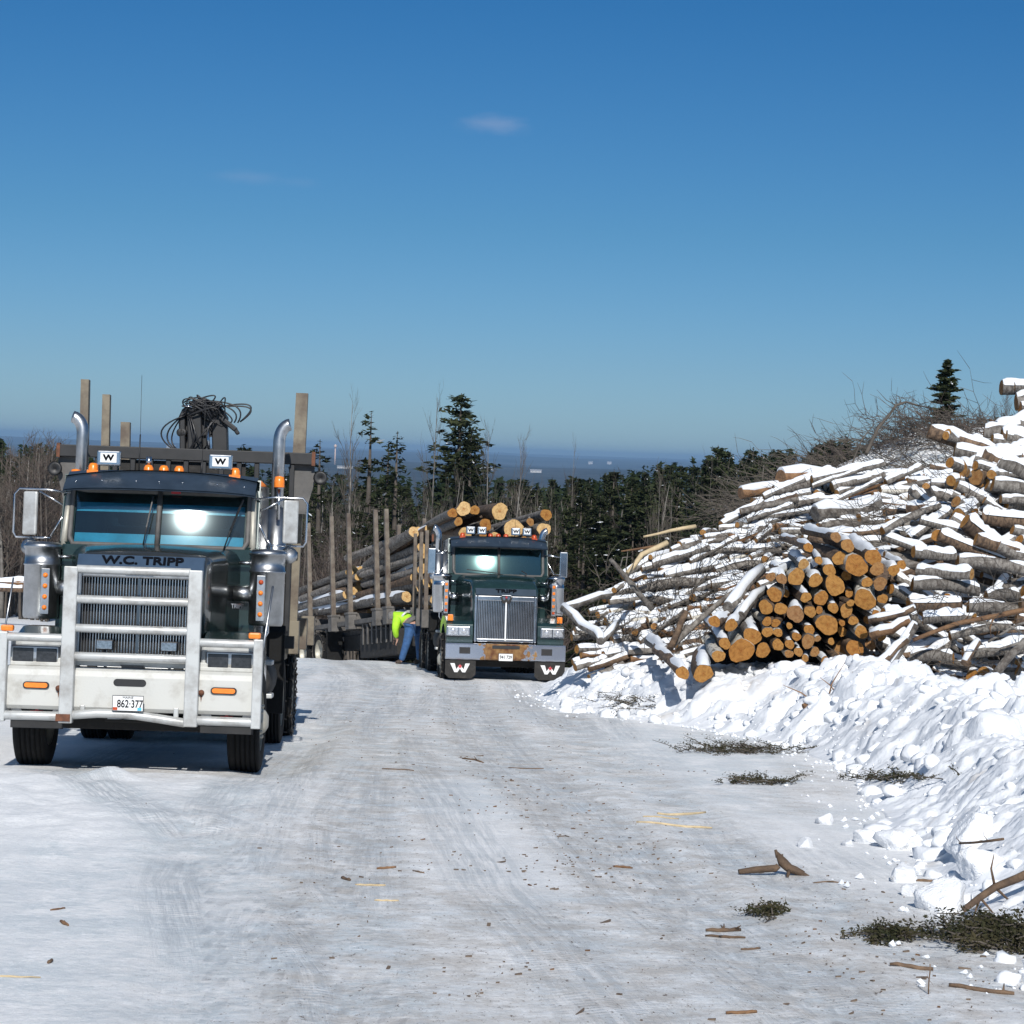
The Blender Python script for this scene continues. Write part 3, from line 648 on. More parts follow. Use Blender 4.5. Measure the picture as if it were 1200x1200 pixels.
# ------------------------------------------------------------------ trucks
def wheel(parent, cx, cy, rz, side, wd=.30, dual=False, chains=False, chrome=False, nm='wheel', dim=1.0):
    r = rz; m = MB(); h = wd/2
    grooves = []
    def tyre(xc):
        pr = [(.30, -h*.85), (.36, -h), (.46, -h*1.02), (r-.03, -h*.95), (r-.005, -h*.80)]
        k = 5
        for i in range(k):
            a0 = -h*.78+(2*h*.78)*i/k; a1 = -h*.78+(2*h*.78)*(i+1)/k
            pr += [(r, a0+.008), (r, a1-.010), (r-.018, a1-.007), (r-.018, a1+.003)]
        pr += [(r-.005, h*.80), (r-.03, h*.95), (.46, h*1.02), (.36, h), (.30, h*.85)]
        m.lathe([(a, b) for a, b in pr], (xc, cy, r), (1, 0, 0), 44)
    tyre(cx)
    if dual: tyre(cx-side*(wd+.05))
    t = m.build(nm, 'rubber', parent, recalc=True)
    q = MB(); s = side; d = -.02 if not dual else -.16
    q.lathe([(.305, h*.92*s), (.30, (h*.6)*s), (.27, (h*.3+d*.3)*s), (.20, (h+d-.04)*s), (.14, (h+d)*s), (.11, (h+d+.05)*s), (.06, (h+d+.08)*s), (0, (h+d+.08)*s)], (cx, cy, r), (1, 0, 0), 28)
    q.lathe([(.305, -h*.9), (.305, h*.9)], (cx, cy, r), (1, 0, 0), 28)
    for i in range(10):
        a = 2*pi*i/10; q.cyl((cx+s*(h+d-.03), cy+.165*cos(a), r+.165*sin(a)), (cx+s*(h+d+.03), cy+.165*cos(a), r+.165*sin(a)), .017, n=6)
    q.build('rim', 'chrome_dull' if chrome else 'rim', t)
    if chains:
        c = MB()
        for i in range(14):
            a = 2*pi*i/14
            for kx in range(5):
                xx = cx-h+2*h*kx/4; R_ = r+.012+.004*(kx % 2)
                aa = a+.06*(kx % 2)
                c.tube([(xx-.03, cy+R_*cos(aa), r+R_*sin(aa)), (xx+.03, cy+R_*cos(aa+.03), r+R_*sin(aa+.03))], .011, 5)
        for sx in (-h-.012, h+.012):
            n = 56; pts = [(cx+sx+(.008 if j % 2 else -.008), cy+(r-.075+.012*(j % 2))*cos(2*pi*j/n), r+(r-.075+.012*(j % 2))*sin(2*pi*j/n)) for j in range(n+1)]
            c.tube(pts, .012, 5, caps=False)
            for i in range(14):
                a = 2*pi*i/14; c.tube([(cx+sx, cy+(r-.07)*cos(a), r+(r-.07)*sin(a)), (cx+sx*.97, cy+(r+.012)*cos(a), r+(r+.012)*sin(a))], .011, 5)
        c.build('tyre_chain', 'chain', t, recalc=False)
    return t

def arc(c, r, a0, a1, n): return [(c[0]+r*cos(a0+(a1-a0)*i/n), c[1]+r*sin(a0+(a1-a0)*i/n)) for i in range(n+1)]
def wsy(x): return .134*x*x

def truck(style, loc, yaw, label, cat='truck'):
    G = style == 'guard'
    T = empty('log_truck', loc, (R(-3.43), 0, yaw)); T.rotation_mode = 'XYZ'
    tag(T, label, cat, 'log trucks facing the camera')
    paint = 'paint_green' if G else 'paint_green2'; visc = 'paint_blue' if G else 'paint_blue2'
    dz = 0 if G else -.05
    # chassis, axles, underside
    m = MB()
    for s in (-1, 1): m.box(s*.43-.045, s*.43+.045, .25, 9.6, .72, 1.0)
    m.box(-.5, .5, .3, .5, .62, .95); m.cyl((-.98, 1.0, .53), (.98, 1.0, .53), .075); m.box(-.32, .32, .55, 1.6, .42, .95)
    m.box(-.28, .28, 1.6, 2.6, .48, .95)
    for yy in (5.0, 6.35): m.cyl((-.9, yy, .53), (.9, yy, .53), .10); m.lathe([(.0, -.24), (.22, -.2), (.27, 0), (.22, .2), (0, .24)], (0, yy, .55), (0, 1, 0), 16)
    for yy in (1.5, 3.2, 4.2, 7.4, 9.5): m.box(-.42, .42, yy-.05, yy+.05, .74, .96)
    m.box(-.90, .90, .62, 1.3, .34, .48); m.box(-.80, .80, 1.3, 1.75, .40, .9); m.box(-.6, .6, 2.6, 4.0, .42, .9)
    m.build('chassis', 'grime_black', T, .01)
    m = MB()
    for s in (-1, 1):
        for k in range(4): m.box(s*.43-.04, s*.43+.04, .35+.08*k, 1.65-.08*k, .60-.03*k, .625-.03*k)
        m.tube([(s*.62, .75, .55), (s*.62, .75, .85)], .04)
    m.build('spring', 'grime_black', T)
    m = MB(); m.tube([(-.85, .8, .50), (-.3, .78, .46), (.3, .78, .46), (.85, .8, .50)], .03); m.build('tie_rod', 'grime_black', T)
    if G:
        m = MB(); m.grid(lambda u, v: (-.25+.5*u, .25+.02*v, .45+.10*v*sin(u*7+1)**2*.7+.02), 20, 3); m.build('frozen_snow', 'cap_snow', T)
    # wheels
    for s in (-1, 1):
        wheel(T, s*1.08, 1.0, .53, s, .32, chains=(not G), nm='front_wheel')
        wheel(T, s*1.06, 5.0, .53, s, .27, dual=True, chains=(not G), nm='rear_wheel', chrome=False)
        wheel(T, s*1.10, 6.35, .53, s, .27, dual=True, chains=True, nm='rear_wheel')
        m = MB(); m.prism([(3.95, .35), (3.99, .35), (3.99, 1.25), (4.05, 1.33), (4.0, 1.38), (3.93, 1.3)], 'x', min(s*.84, s*1.26), max(s*.84, s*1.26)); m.build('mud_flap', 'rubber', T, .01)
        m = MB(); m.tube([(s*1.0, 3.95, 1.28)]+[(s*1.04, 5.0-.72*cos(a), .60+.72*sin(a)) for a in np.linspace(.75, pi*.5, 6)], .035, 6)
        m.build('fender_bracket', 'grime_black', T)
    # front bumper
    if G:
        m = MB()
        pr = [(0, .56), (-.03, .60), (-.03, .90), (-.015, .955), (.03, .985), (.14, .985), (.14, .93), (.06, .93), (.03, .88), (.03, .62), (.06, .60), (.06, .56)]
        B = m
        def seg(x0, x1, z0=None, z1=None): B.prism(pr, 'x', x0, x1)
        seg(-1.22, 1.22)
        for s in (-1, 1): B.box(s*1.22-.01, s*1.22+.01, -.02, .35, .50, .985)
        bo = B.build('bumper', 'white_steel', T, .008)
        m = MB(); m.box(-1.2, 1.2, .06, .10, 1.0, 1.07); m.box(-1.2, -.66, .05, .2, .985, 1.03); m.box(.66, 1.2, .05, .2, .985, 1.03); m.build('bumper_step', 'white_steel', bo, .01)
        m = MB(); m.prism(arc((-.13, .85), .036, pi/2, 3*pi/2, 8)+arc((.12, .85), .036, -pi/2, pi/2, 8), 'y', -.034, -.026)
        m.build('tow_slot', 'black', bo)
        for s in (-1, 1):
            m = MB(); m.prism(arc((s*.92-.095, .80), .034, pi/2, 3*pi/2, 8)+arc((s*.92+.095, .80), .034, -pi/2, pi/2, 8), 'y', -.050, -.030, 1)
            m.prism(arc((s*.92-.09, .80), .024, pi/2, 3*pi/2, 8)+arc((s*.92+.09, .80), .024, -pi/2, pi/2, 8), 'y', -.062, -.050, 0)
            m.build('turn_light', ['amber', 'black'], bo)
            m = MB(); m.lathe([(0, -.04), (.022, -.035), (.03, -.01), (.03, .01)], (s*.70-.0, -.035, .775), (0, 1, 0), 12); m.prism([(s*.70-.012, .76), (s*.70+.012, .76), (s*.70-.0, .68)], 'y', -.036, -.028)
            m.build('tow_pin', 'rust_edge', bo)
            # white flap lettering seen below the bumper
            m = MB(); m.box(min(s*.68, s*1.2), max(s*.68, s*1.2), .20, .22, .36, .70); fl = m.build('splash_flap', 'black', T)
            m = MB(); x0 = s*.94
            for q in (-1, 1): m.prism([(x0+q*.27, .565), (x0+q*.17, .565), (x0+q*.10, .44), (x0+q*.2, .44)], 'y', .185, .198)
            m.prism([(x0-.2, .44), (x0+.2, .44), (x0+.17, .49), (x0-.17, .49)], 'y', .184, .197)
            m.build('flap_emblem', 'plate_white', fl)
            m = MB(); m.prism([(x0+(.07 if i % 2 == 0 else .028)*sin(2*pi*i/10), .515+(.07 if i % 2 == 0 else .028)*cos(2*pi*i/10)) for i in range(10)], 'y', .165, .182); m.build('red_star', 'red', fl)
        # brush guard
        m = MB()
        for s in (-1, 1):
            m.bar((s*.61, -.09, .44), (s*.61, -.09, 1.98), .135, .10, up=(0, 1, 0)); m.bar((s*1.25, -.09, .44), (s*1.25, -.09, 1.32), .095, .09, up=(0, 1, 0))
            for k_ in (.7, .93): m.box(s*.61-.04, s*.61+.04, -.05, -.03, k_-.05, k_+.05)
        for z, r in ((1.955, .042), (1.66, .042), (1.375, .042), (1.10, .042)): m.cyl((-.56, -.09, z), (.56, -.09, z), r)
        for s in (-1, 1): m.cyl((s*.66, -.09, 1.27), (s*1.22, -.09, 1.27), .042); m.cyl((s*.66, -.09, .505), (s*1.22, -.09, .50), .045)
        m.tube([(-.56, -.09, .52), (-.3, -.09, .545), (0, -.09, .545), (.3, -.09, .51), (.56, -.09, .475)], .045, 12)
        for xx in (-.46, .46): m.bar((xx, -.03, .5), (xx, -.03, .62), .05, .04, up=(0, 1, 0))
        g = m.build('brush_guard', 'alu', T, .012)
        m = MB(); m.box(-.70, -.56, -.155, -.14, .46, .53); m.build('rust_patch', 'rust_edge', g)
        for s in (-1, 1):
            m = MB(); m.box(s*1.21-.06, s*1.21+.06, -.14, -.05, 1.325, 1.385); m.build('marker_light', 'amber', g, .015)
        m = MB(); m.tube([(1.24, .0, .98), (1.29, .02, 1.25), (1.36, .05, 1.85)], .012, 6); m.build('guide_rod', 'chrome_dull', T)
        m = MB(); m.tube([(-1.27, .0, .98), (-1.25, .02, 1.40), (-1.20, .05, 1.85)], .010, 6); m.build('guide_rod', 'chrome_dull', T)
        pz, pw, py_ = .655, .30, -.15
        m = MB(); m.box(-.12, .12, -.145, -.03, .68, .70); m.build('plate_bracket', 'gusset', bo)
    else:
        m = MB(); m.prism([(0, .50), (-.02, .53), (-.02, .80), (.0, .83), (.16, .83), (.16, .50)], 'x', -1.22, 1.22); bo = m.build('bumper', 'rusty_chrome', T, .01)
        for s in (-1, 1):
            m = MB(); m.box(s*.835-.11, s*.835+.11, -.028, -.02, .62, .75); m.build('bumper_opening', 'black', bo)
            m = MB(); m.prism([(min(s*.60, s*1.22), .49), (max(s*.60, s*1.22), .49), (max(s*.60, s*1.22), .20), (max(s*.60, s*1.22)-.08, .12), (min(s*.60, s*1.22)+.08, .12), (min(s*.60, s*1.22), .20)], 'y', .03, .05)
            fl = m.build('splash_flap', 'grime_black', T)
            m = MB(); x0 = s*.92
            W_ = [(-.20, .42), (-.11, .42), (-.075, .30), (-.0, .40), (.075, .30), (.11, .42), (.20, .42), (.11, .24), (.05, .24), (0, .315), (-.05, .24), (-.11, .24)]
            m.prism([(x0+a, b) for a, b in W_], 'y', .015, .028); m.build('flap_emblem', 'plate_white', fl)
            m = MB(); m.prism([(x0+(.05 if i % 2 == 0 else .02)*sin(2*pi*i/10), .36+(.05 if i % 2 == 0 else .02)*cos(2*pi*i/10)) for i in range(10)], 'y', .0, .013); m.build('red_star', 'red', fl)
        m = MB(); m.box(-.28, .28, -.03, .02, .735, .80); m.build('hook_box', 'black', bo)
        pz, pw, py_ = .565, .28, -.035
    m = MB(); m.box(-pw/2, pw/2, py_-.008, py_, pz-.075, pz+.075); pl = m.build('license_plate', 'plate_white', T)
    m = MB()
    for a, b, c_, d in ((-.152, -.147, -.077, .077), (.147, .152, -.077, .077), (-.152, .152, .072, .077), (-.152, .152, -.077, -.072)): m.box(a, b, py_-.011, py_-.007, pz+c_, pz+d)
    m.build('plate_rim', 'black', pl)
    if G:
        text('plate_number', '862\u00b7377', .105, 'letter_black', pl, (.02, py_-.010, pz-.008), (pi/2, 0, 0), .001, .74, .0015)
        text('plate_state', 'MAINE', .03, 'letter_black', pl, (0, py_-.010, pz+.055), (pi/2, 0, 0), .001, 1.2)
        m = MB(); m.box(-.145, -.10, py_-.011, py_-.008, pz-.068, pz-.04); m.build('plate_sticker', 'amber_dark', pl)
        m = MB(); m.box(.095, .135, py_-.011, py_-.008, pz-.068, pz-.04); m.build('plate_sticker', 'strip_cyan', pl)
    else:
        text('plate_number', '941 729', .095, 'letter_black', pl, (0, py_-.010, pz), (pi/2, 0, 0), .001, .8, .0015)
    # grille
    if G:
        hw, z0, z1, yg = .62, .97, 1.93, .40
    else:
        hw, z0, z1, yg = .64, .86, 1.80, .22
    t_ = .045 if G else .055
    m = MB()
    m.box(-hw, -hw+t_, yg-.04, yg+.06, z0, z1); m.box(hw-t_, hw, yg-.04, yg+.06, z0, z1)
    m.box(-hw+t_, hw-t_, yg-.04, yg+.06, z1-(.05 if G else .10), z1); m.box(-hw+t_, hw-t_, yg-.04, yg+.06, z0, z0+(.03 if G else .07))
    gr = m.build('grille', 'chrome_dull' if G else 'chrome', T, .015)
    m = MB(); n = 40 if G else 34; iw = hw-t_
    for i in range(n):
        xx = -iw+(i+.5)*2*iw/n; m.box(xx-(.0038 if G else .009), xx+(.0038 if G else .009), yg-.02, yg+.04, z0+.03, z1-.05)
    m.build('slats', 'chrome', gr)
    m = MB(); m.box(-.014, .014, yg-.05, yg-.02, z0+.03, z1-.05); m.build('center_bar', 'paint_blue2' if G else 'plate_white', gr)
    m = MB(); m.box(-hw+.01, hw-.01, yg+.07, yg+.09, z0, z1); m.build('radiator', 'black', gr)
    if G:
        for xx in (-.30, .34):
            m = MB(); m.box(xx-.085, xx+.085, .18, .24, 1.16, 1.26, 1); m.box(xx-.078, xx+.078, .17, .18, 1.168, 1.252, 0); m.bar((xx, .21, 1.0), (xx, .21, 1.16), .03, .03, 1)
            m.build('driving_light', ['lens', 'black'], T, .006)
        m = MB(); m.prism([(-.12, 1.02), (.12, 1.02), (.08, .96), (-.08, .96)], 'y', .05, .3); m.build('hook_box', 'gusset', T)
    else:
        m = MB(); W_ = [(-.13, 1.79), (-.09, 1.79), (-.05, 1.70), (0, 1.76), (.05, 1.70), (.09, 1.79), (.13, 1.79), (.07, 1.65), (.03, 1.65), (0, 1.70), (-.03, 1.65), (-.07, 1.65)]
        m.prism(W_, 'y', yg-.075, yg-.045); m.build('grille_emblem', 'grime_black', gr)
        m = MB(); m.prism([((.03 if i % 2 == 0 else .012)*sin(2*pi*i/10), 1.775+(.03 if i % 2 == 0 else .012)*cos(2*pi*i/10)) for i in range(10)], 'y', yg-.09, yg-.076); m.build('red_star', 'red', gr)
    # hood
    def hsec(y, wd, zt, zb, r, cr=.03):
        pts = [(-wd, y, zb), (-wd, y, zt-r)]
        for a in np.linspace(0, pi/2, 5)[1:]: pts.append((-wd+r-r*cos(a), y, zt-r+r*sin(a)))
        for u in np.linspace(-1, 1, 5)[1:-1]: pts.append((u*(wd-r), y, zt+cr*(1-u*u)))
        for a in np.linspace(pi/2, 0, 5): pts.append((wd-r+r*cos(a), y, zt-r+r*sin(a)))
        pts.append((wd, y, zb)); return pts
    m = MB()
    m.loft([hsec(yg+.10, hw+.01, z1+.01, .9, .05, .0), hsec(yg+.17, hw+.03, z1+.17, .9, .07, .02), hsec(.9, .68, 2.15, .9, .10), hsec(1.35, .78, 2.20, .9, .14), hsec(1.74, .90, 2.22, .9, .16)], 0, True)
    ho = m.build('hood', 'hood_side' if G else paint, T)
    # blue name panel across the hood front
    zlo, zhi = z1+.015, z1+(.18 if G else .15)
    def npan(u, v): return ((-1+2*u)*(hw+.015 if G else hw-.02), yg-.045+.10*v-.012+.03*(2*u-1)**2, zlo+(zhi-zlo)*v)
    m = MB(); m.grid(npan, 12, 3); m.grid(lambda u, v: tuple(Vector(npan(u, v))+Vector((0, .06, -.005))), 12, 3)
    a = hw+.015 if G else hw-.02
    m.prism([(yg-.057, zlo), (yg+.01, zlo), (yg+.11, zhi), (yg+.043, zhi)], 'x', -a*.99, a*.99)
    npl = m.build('name_panel', visc, T)
    rx = math.atan2(zhi-zlo, .10)
    if G: text('lettering', 'W.C. TRIPP', .125, 'letter_black', npl, (.02, yg-.04-.012+.052, (zlo+zhi)/2+.03), (rx, 0, 0), .004, 1.32, .004)
    else: text('lettering', 'TRIPP', .115, 'letter_black', npl, (0, yg-.04-.012+.042, (zlo+zhi)/2+.02), (rx, 0, 0), .004, 1.5, .004)
    m = MB()
    if G: m.box(-.14, .14, yg-.09, yg-.05, z1+.0, z1+.035)
    else: m.box(-.1, .1, yg-.07, yg-.05, z1-.0, z1+.02)
    m.build('hood_latch', 'chrome_dull', npl, .005)
    # small raised name on the hood's sides
    if G:
        text('side_lettering', 'TRIPP', .07, 'chrome', ho, (.905, 1.30, 1.62), (pi/2, 0, R(60)), .006, 1.3)
    # fenders with headlights
    for s in (-1, 1):
        pr = [(.30, .62), (.20, .80), (.17, 1.00), (.20, 1.20), (.30, 1.27), (.7, 1.36), (1.25, 1.36), (1.65, 1.22), (1.85, .95), (1.86, .62), (1.64, .62)]+arc((1.0, .56), .64, .1, pi-.1, 12)
        m = MB(); m.prism(pr, 'x', min(s*.66, s*1.20), max(s*.66, s*1.20)); fe = m.build('fender', paint if not G else 'white_steel' if False else paint, T, .05)
        hx = s*.96
        m = MB(); hz = 1.10 if G else 1.08
        if G:
            m.box(min(s*.67, s*1.21), max(s*.67, s*1.21), .10, .17, .985, 1.25); m.build('light_panel', 'alu', fe, .02)
        m = MB(); m.box(hx-.245, hx+.245, .06 if G else .12, .12 if G else .20, hz-.11, hz+.09, 0)
        hl = m.build('headlight', 'chrome' if not G else 'chrome_dull', T, .02)
        for q in (-1, 1):
            m = MB(); yl = .052 if G else .112
            if G: m.box(hx+q*.115-.10, hx+q*.115+.10, yl-.004, yl+.02, hz-.075, hz+.06)
            else:
                m.box(hx+q*.112-.10, hx+q*.112+.10, yl-.004, yl+.02, hz-.085, hz+.07); m.lathe([(0, -.02), (.045, -.012), (.055, 0)], (hx+q*.11, yl-.004, hz-.01), (0, 1, 0), 14)
            m.build('lens', 'lens_dark' if G else 'lens', hl, .006)
        if not G:
            m = MB(); m.box(s*1.12-.055, s*1.12+.055, .25, .33, 1.27, 1.40); m.build('turn_light', 'amber', fe, .015)
    # cab shell
    m = MB(); zc = 3.0
    for s in (-1, 1):
        m.prism([(1.76, .95), (3.35, .95), (3.35, 2.95), (2.05, 2.98), (1.86, 2.24), (1.76, 2.2)], 'x', min(s*.95, s*1.0), max(s*.95, s*1.0))
    m.prism([(3.30, .95), (3.35, .95), (3.35, 2.95), (3.30, 2.95)], 'x', -.95, .95)
    def roof(u, v): return ((2*u-1)*.99, 1.95+1.42*v, 2.96+.09*(1-(2*u-1)**2)*1-.02*v)
    m.grid(roof, 12, 4); m.grid(lambda u, v: tuple(Vector(roof(u, v))-Vector((0, 0, .05))), 12, 4)
    m.prism([(1.74, .9), (1.80, .9), (1.80, 2.22), (1.72, 2.22)], 'x', -.95, .95)
    # windshield surround
    cowl = lambda u, v: ((2*u-1)*.99, 1.70+wsy((2*u-1)*.95)-.02*v, 2.16+.085*v)
    m.grid(cowl, 14, 2); m.box(-.97, .97, 1.9, 3.30, .92, .97)
    def strip(zlo, zhi, u0, u1, off=0): return lambda u, v: ((u0+(u1-u0)*u), 1.70+wsy(u0+(u1-u0)*u)+off+(zlo+(zhi-zlo)*v-2.22)*.30, zlo+(zhi-zlo)*v)
    m.grid(strip(2.80, 2.97, -.97, .97), 14, 1)
    for s in (-1, 1): m.grid(strip(2.18, 2.97, s*.86, s*.99), 3, 6)
    cab = m.build('cab', paint, T, recalc=False)
    m = MB()
    fr = []
    for u in np.linspace(-.86, .86, 13): fr.append((u, 1.69+wsy(u)+.0, 2.225))
    tp = [(u, 1.69+wsy(u)+.585*.30, 2.81) for u in np.linspace(.90, -.90, 13)]
    pts = [( -.90, 1.69+wsy(.9)+.02, 2.30)]+fr+[(.90, 1.69+wsy(.9)+.02, 2.30)]+tp+[(-.90, 1.69+wsy(.9)+.02, 2.30)]
    m.tube(pts, .028, 8, caps=False); m.tube([(0, 1.675, 2.22), (0, 1.675+.17, 2.82)], .026, 8)
    m.build('windshield_frame', 'gusset', cab)
    if G:
        m = MB()
        for s in (-1, 1): m.tube([(s*.955, 1.80, 2.16), (s*.945, 1.88, 2.45), (s*.93, 2.0, 2.84)], .035, 8)
        m.tube([(u, 1.665+wsy(u), 2.19) for u in np.linspace(-.95, .95, 13)], .022, 8)
        m.build('pillar_trim', 'rim', cab)
    m = MB()
    def ws(u, v):
        xx = (2*u-1)*.89; z = 2.23+.57*v; return (xx, 1.70+wsy(xx)+(z-2.22)*.30+.05*(v-.5)**2*(-1)+.012, z)
    m.grid(ws, 24, 10); wsd = m.build('windshield', 'glass' if G else 'glass2', T, recalc=False)
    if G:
        for k, (a, b) in enumerate(((.02, .21), (.62, .79))):  # sky reflection painted as cyan bands just inside the glass
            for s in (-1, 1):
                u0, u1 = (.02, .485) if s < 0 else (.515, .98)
                m = MB(); m.grid(lambda u, v: tuple(Vector(ws(u0+(u1-u0)*u, a+(b-a)*v))+Vector((0, .03, 0))), 10, 2); m.build('sky_reflection_band', 'strip_cyan', wsd, recalc=False)
    for s, (x0, x1) in zip((-1, 1), (((-.09, -.24), (-.12, -.04)) if False else ((-.14, -.06), (.66, .84)))):
        if G: pts = [(x0, 1.63+wsy(x0), 2.17), (x0*.6+x1*.4, 1.665+wsy(x0), 2.42), (x1, 1.75+wsy(x1), 2.76)]
        else: pts = [(s*.05+.45, 1.62+wsy(.4), 2.16), (s*.3+.25, 1.63, 2.27), (s*.55+.2-.3, 1.64+wsy(.5), 2.33)]
        m = MB(); m.tube(pts, .008, 5); m.bar(Vector(pts[1])+Vector((0, -.004, 0)), Vector(pts[2])+Vector((0, -.004, 0)), .012, .02)
        m.build('wiper', 'black', wsd)
    # cab interior
    m = MB(); m.prism([(1.86, 1.9), (2.12, 1.9), (2.10, 2.22), (1.90, 2.20)], 'x', -.93, .93); m.build('dashboard', 'dash', cab, .02)
    for s in (-1, 1):
        m = MB(); m.box(s*.45-.25, s*.45+.25, 2.6, 3.05, 1.6, 1.75); m.box(s*.45-.24, s*.45+.24, 3.02, 3.15, 1.7, 2.45); m.box(s*.45-.13, s*.45+.13, 3.02, 3.12, 2.47, 2.66); m.build('seat', 'interior', cab, .04)
    m = MB(); pts = [(.45+.21*cos(a), 2.30+.10*sin(a), 2.13+.19*sin(a)) for a in np.linspace(0, 2*pi, 25)]; m.tube(pts, .016, 6, caps=False); m.tube([(.45, 2.3, 2.13), (.45, 2.1, 1.9)], .03); m.build('steering_wheel', 'black', cab)
    for s in (-1, 1):
        m = MB(); m.prism([(2.15, 2.2), (3.1, 2.2), (3.1, 2.82), (2.28, 2.82)], 'x', min(s*1.001, s*1.006), max(s*1.001, s*1.006)); m.build('side_window', 'lens_dark', cab)
        m = MB(); m.prism([(1.95, 1.1), (3.15, 1.1), (3.15, 2.88), (2.2, 2.88), (1.95, 2.2)], 'x', min(s*.999, s*1.0035), max(s*.999, s*1.0035)); d = m.build('door', paint, cab, recalc=True)
        m = MB(); m.box(min(s*1.004, s*1.04), max(s*1.004, s*1.04), 2.95, 3.10, 1.95, 1.99); m.build('handle', 'chrome', d)
    for o_ in [cab, wsd]+list(cab.children)+[c2 for c_ in cab.children for c2 in c_.children]+list(wsd.children): o_.data.transform(Matrix.Diagonal((1.055, 1, 1, 1)))
    # visor
    def vis(o): return lambda u, v: ((2*u-1)*1.02, 1.56+wsy((2*u-1)*1.0)*1.0+.42*v+o*.3, 2.83-(2*u-1)**4*.03+.21*v**.8*(1-.0*u)+o)
    m = MB(); m.grid(vis(0), 16, 4); m.grid(vis(-.02), 16, 4)
    m.build('sun_visor', 'paint_slate', T, recalc=False)
    m = MB()
    for u in (.06, .2, .38, .5, .62, .8, .94):
        p = Vector(vis(0)(u, .3)); m.lathe([(0, -.008), (.008, -.005), (.01, 0)], p+Vector((0, -.004, .002)), (0, .5, -.8), 8)
    m.build('visor_bolts', 'chrome', T)
    # roof lights
    for k, xx in enumerate((-.76, -.165, 0, .165, .77)):
        m = MB(); m.lathe([(0, .085), (.035, .08), (.052, .05), (.055, .0)], (xx, 2.06, 3.025), (0, 0, 1), 14); m.box(xx-.06, xx+.06, 2.0, 2.12, 3.0, 3.03); m.build('roof_light', 'amber' if G else 'amber_dark', T)
    for xx in ((-.58, .62) if G else (-.60, -.36, .36, .60)):
        hw_ = .125 if G else .095
        m = MB(); m.box(xx-hw_, xx+hw_, 1.92, 2.02, 3.08, 3.24); bx = m.build('fog_light', 'chrome', T, .015)
        m = MB(); m.box(xx-hw_*.7, xx+hw_*.7, 1.905, 1.92, 3.11, 3.215); m.build('cover', 'plate_white', bx, .004)
        text('cover_letter', 'W', .085, 'letter_black', bx, (xx, 1.902, 3.162), (pi/2, 0, 0), .002, 1.25, .004)
    # horn and mast antennas
    m = MB(); m.tube([(.38, 2.3, 3.0), (.385, 2.3, 3.2)], .012, 6); m.tube([(.385, 2.3, 3.2), (.40, 2.32, 3.9)], .0025, 5); m.build('antenna', 'black', T)
    if G:
        m = MB(); m.tube([(-.30, 2.3, 3.0), (-.30, 2.3, 3.45)], .008, 6); m.tube([(-.30, 2.3, 3.45), (-.31, 2.32, 4.1)], .0025, 5); m.build('antenna', 'black', T)
        m = MB(); m.cyl((-.17, 2.1, 3.1), (-.17, 2.1, 3.2), .03); m.build('horn', 'chrome', T)
        m = MB(); m.box(.12, .22, 1.80, 1.81, 2.795, 2.83); m.build('visor_tag', 'red', T)
    # air cleaners with amber light strips
    for s in (-1, 1):
        cx = s*1.19; m = MB()
        m.lathe([(0, 1.42), (.17, 1.42), (.185, 1.45), (.185, 1.98), (.195, 1.985), (.195, 2.0), (.185, 2.005), (.185, 2.16), (.20, 2.165), (.20, 2.20), (.16, 2.23), (0, 2.235)], (cx, 1.62, 0), (0, 0, 1), 32)
        m.tube([(cx-s*.15, 1.62, 1.75), (cx-s*.35, 1.62, 1.75)], .085, 12); m.tube([(cx-s*.15, 1.62, 2.08), (cx-s*.3, 1.62, 2.08)], .02, 6)
        ac = m.build('air_cleaner', 'chrome_dull' if G else 'chrome', T)
        n = 4 if G else 5; px_ = cx-s*.02-(.03 if s > 0 else -.05)
        m = MB(); z0_, z1_ = (1.47, 1.95) if G else (1.40, 2.08); m.box(px_-.045, px_+.045, 1.425, 1.445, z0_, z1_); st = m.build('light_strip', 'chrome_dull', ac, .004)
        for i in range(n):
            zz = z0_+.07+(z1_-z0_-.14)*i/(n-1)
            m = MB()
            if G: m.lathe([(0, -.022), (.018, -.018), (.026, 0)], (px_, 1.424, zz), (0, 1, 0), 14); m.build('amber_lamp', 'amber' if not (s > 0 and i == 3) else 'amber_dark', st)
            else: m.box(px_-.028, px_+.028, 1.41, 1.424, zz-.03, zz+.03); m.build('amber_lamp', 'amber' if i else 'amber_dark', st, .006)
    # exhaust stacks
    for s in (-1, 1):
        cx = s*1.13; zt = 3.62 if G else 3.15; y_ = 3.62
        m = MB(); m.tube([(cx, y_, 2.3), (cx, y_, zt-.10)]+[(cx+s*(.13-.13*cos(a)), y_, zt-.10+.19*sin(a)) for a in np.linspace(.2, pi/2*.95, 7)], .070, 18)
        ex = m.build('exhaust_stack', 'chrome_dull' if G else 'chrome', T)
        m = MB(); m.cyl((cx, y_, 1.5), (cx, y_, 2.72), .115, n=24); m.build('muffler', 'chrome_dull', ex)
        if G:
            m = MB(); m.tube([(cx+s*.03, y_-.2, 2.60), (cx+s*.03, y_-.2, 2.95)], .02, 8); m.build('beacon_post', 'chrome', T)
            m = MB(); m.lathe([(0, 3.10), (.05, 3.09), (.06, 3.04), (.06, 2.97)], (cx+s*.03, y_-.2, 0), (0, 0, 1), 16); m.build('beacon_light', 'amber', T)
        # mirror
        mx_ = s*(1.44 if G else 1.40); y2 = 1.95; lo, hi = 2.28, 2.80
        m = MB()
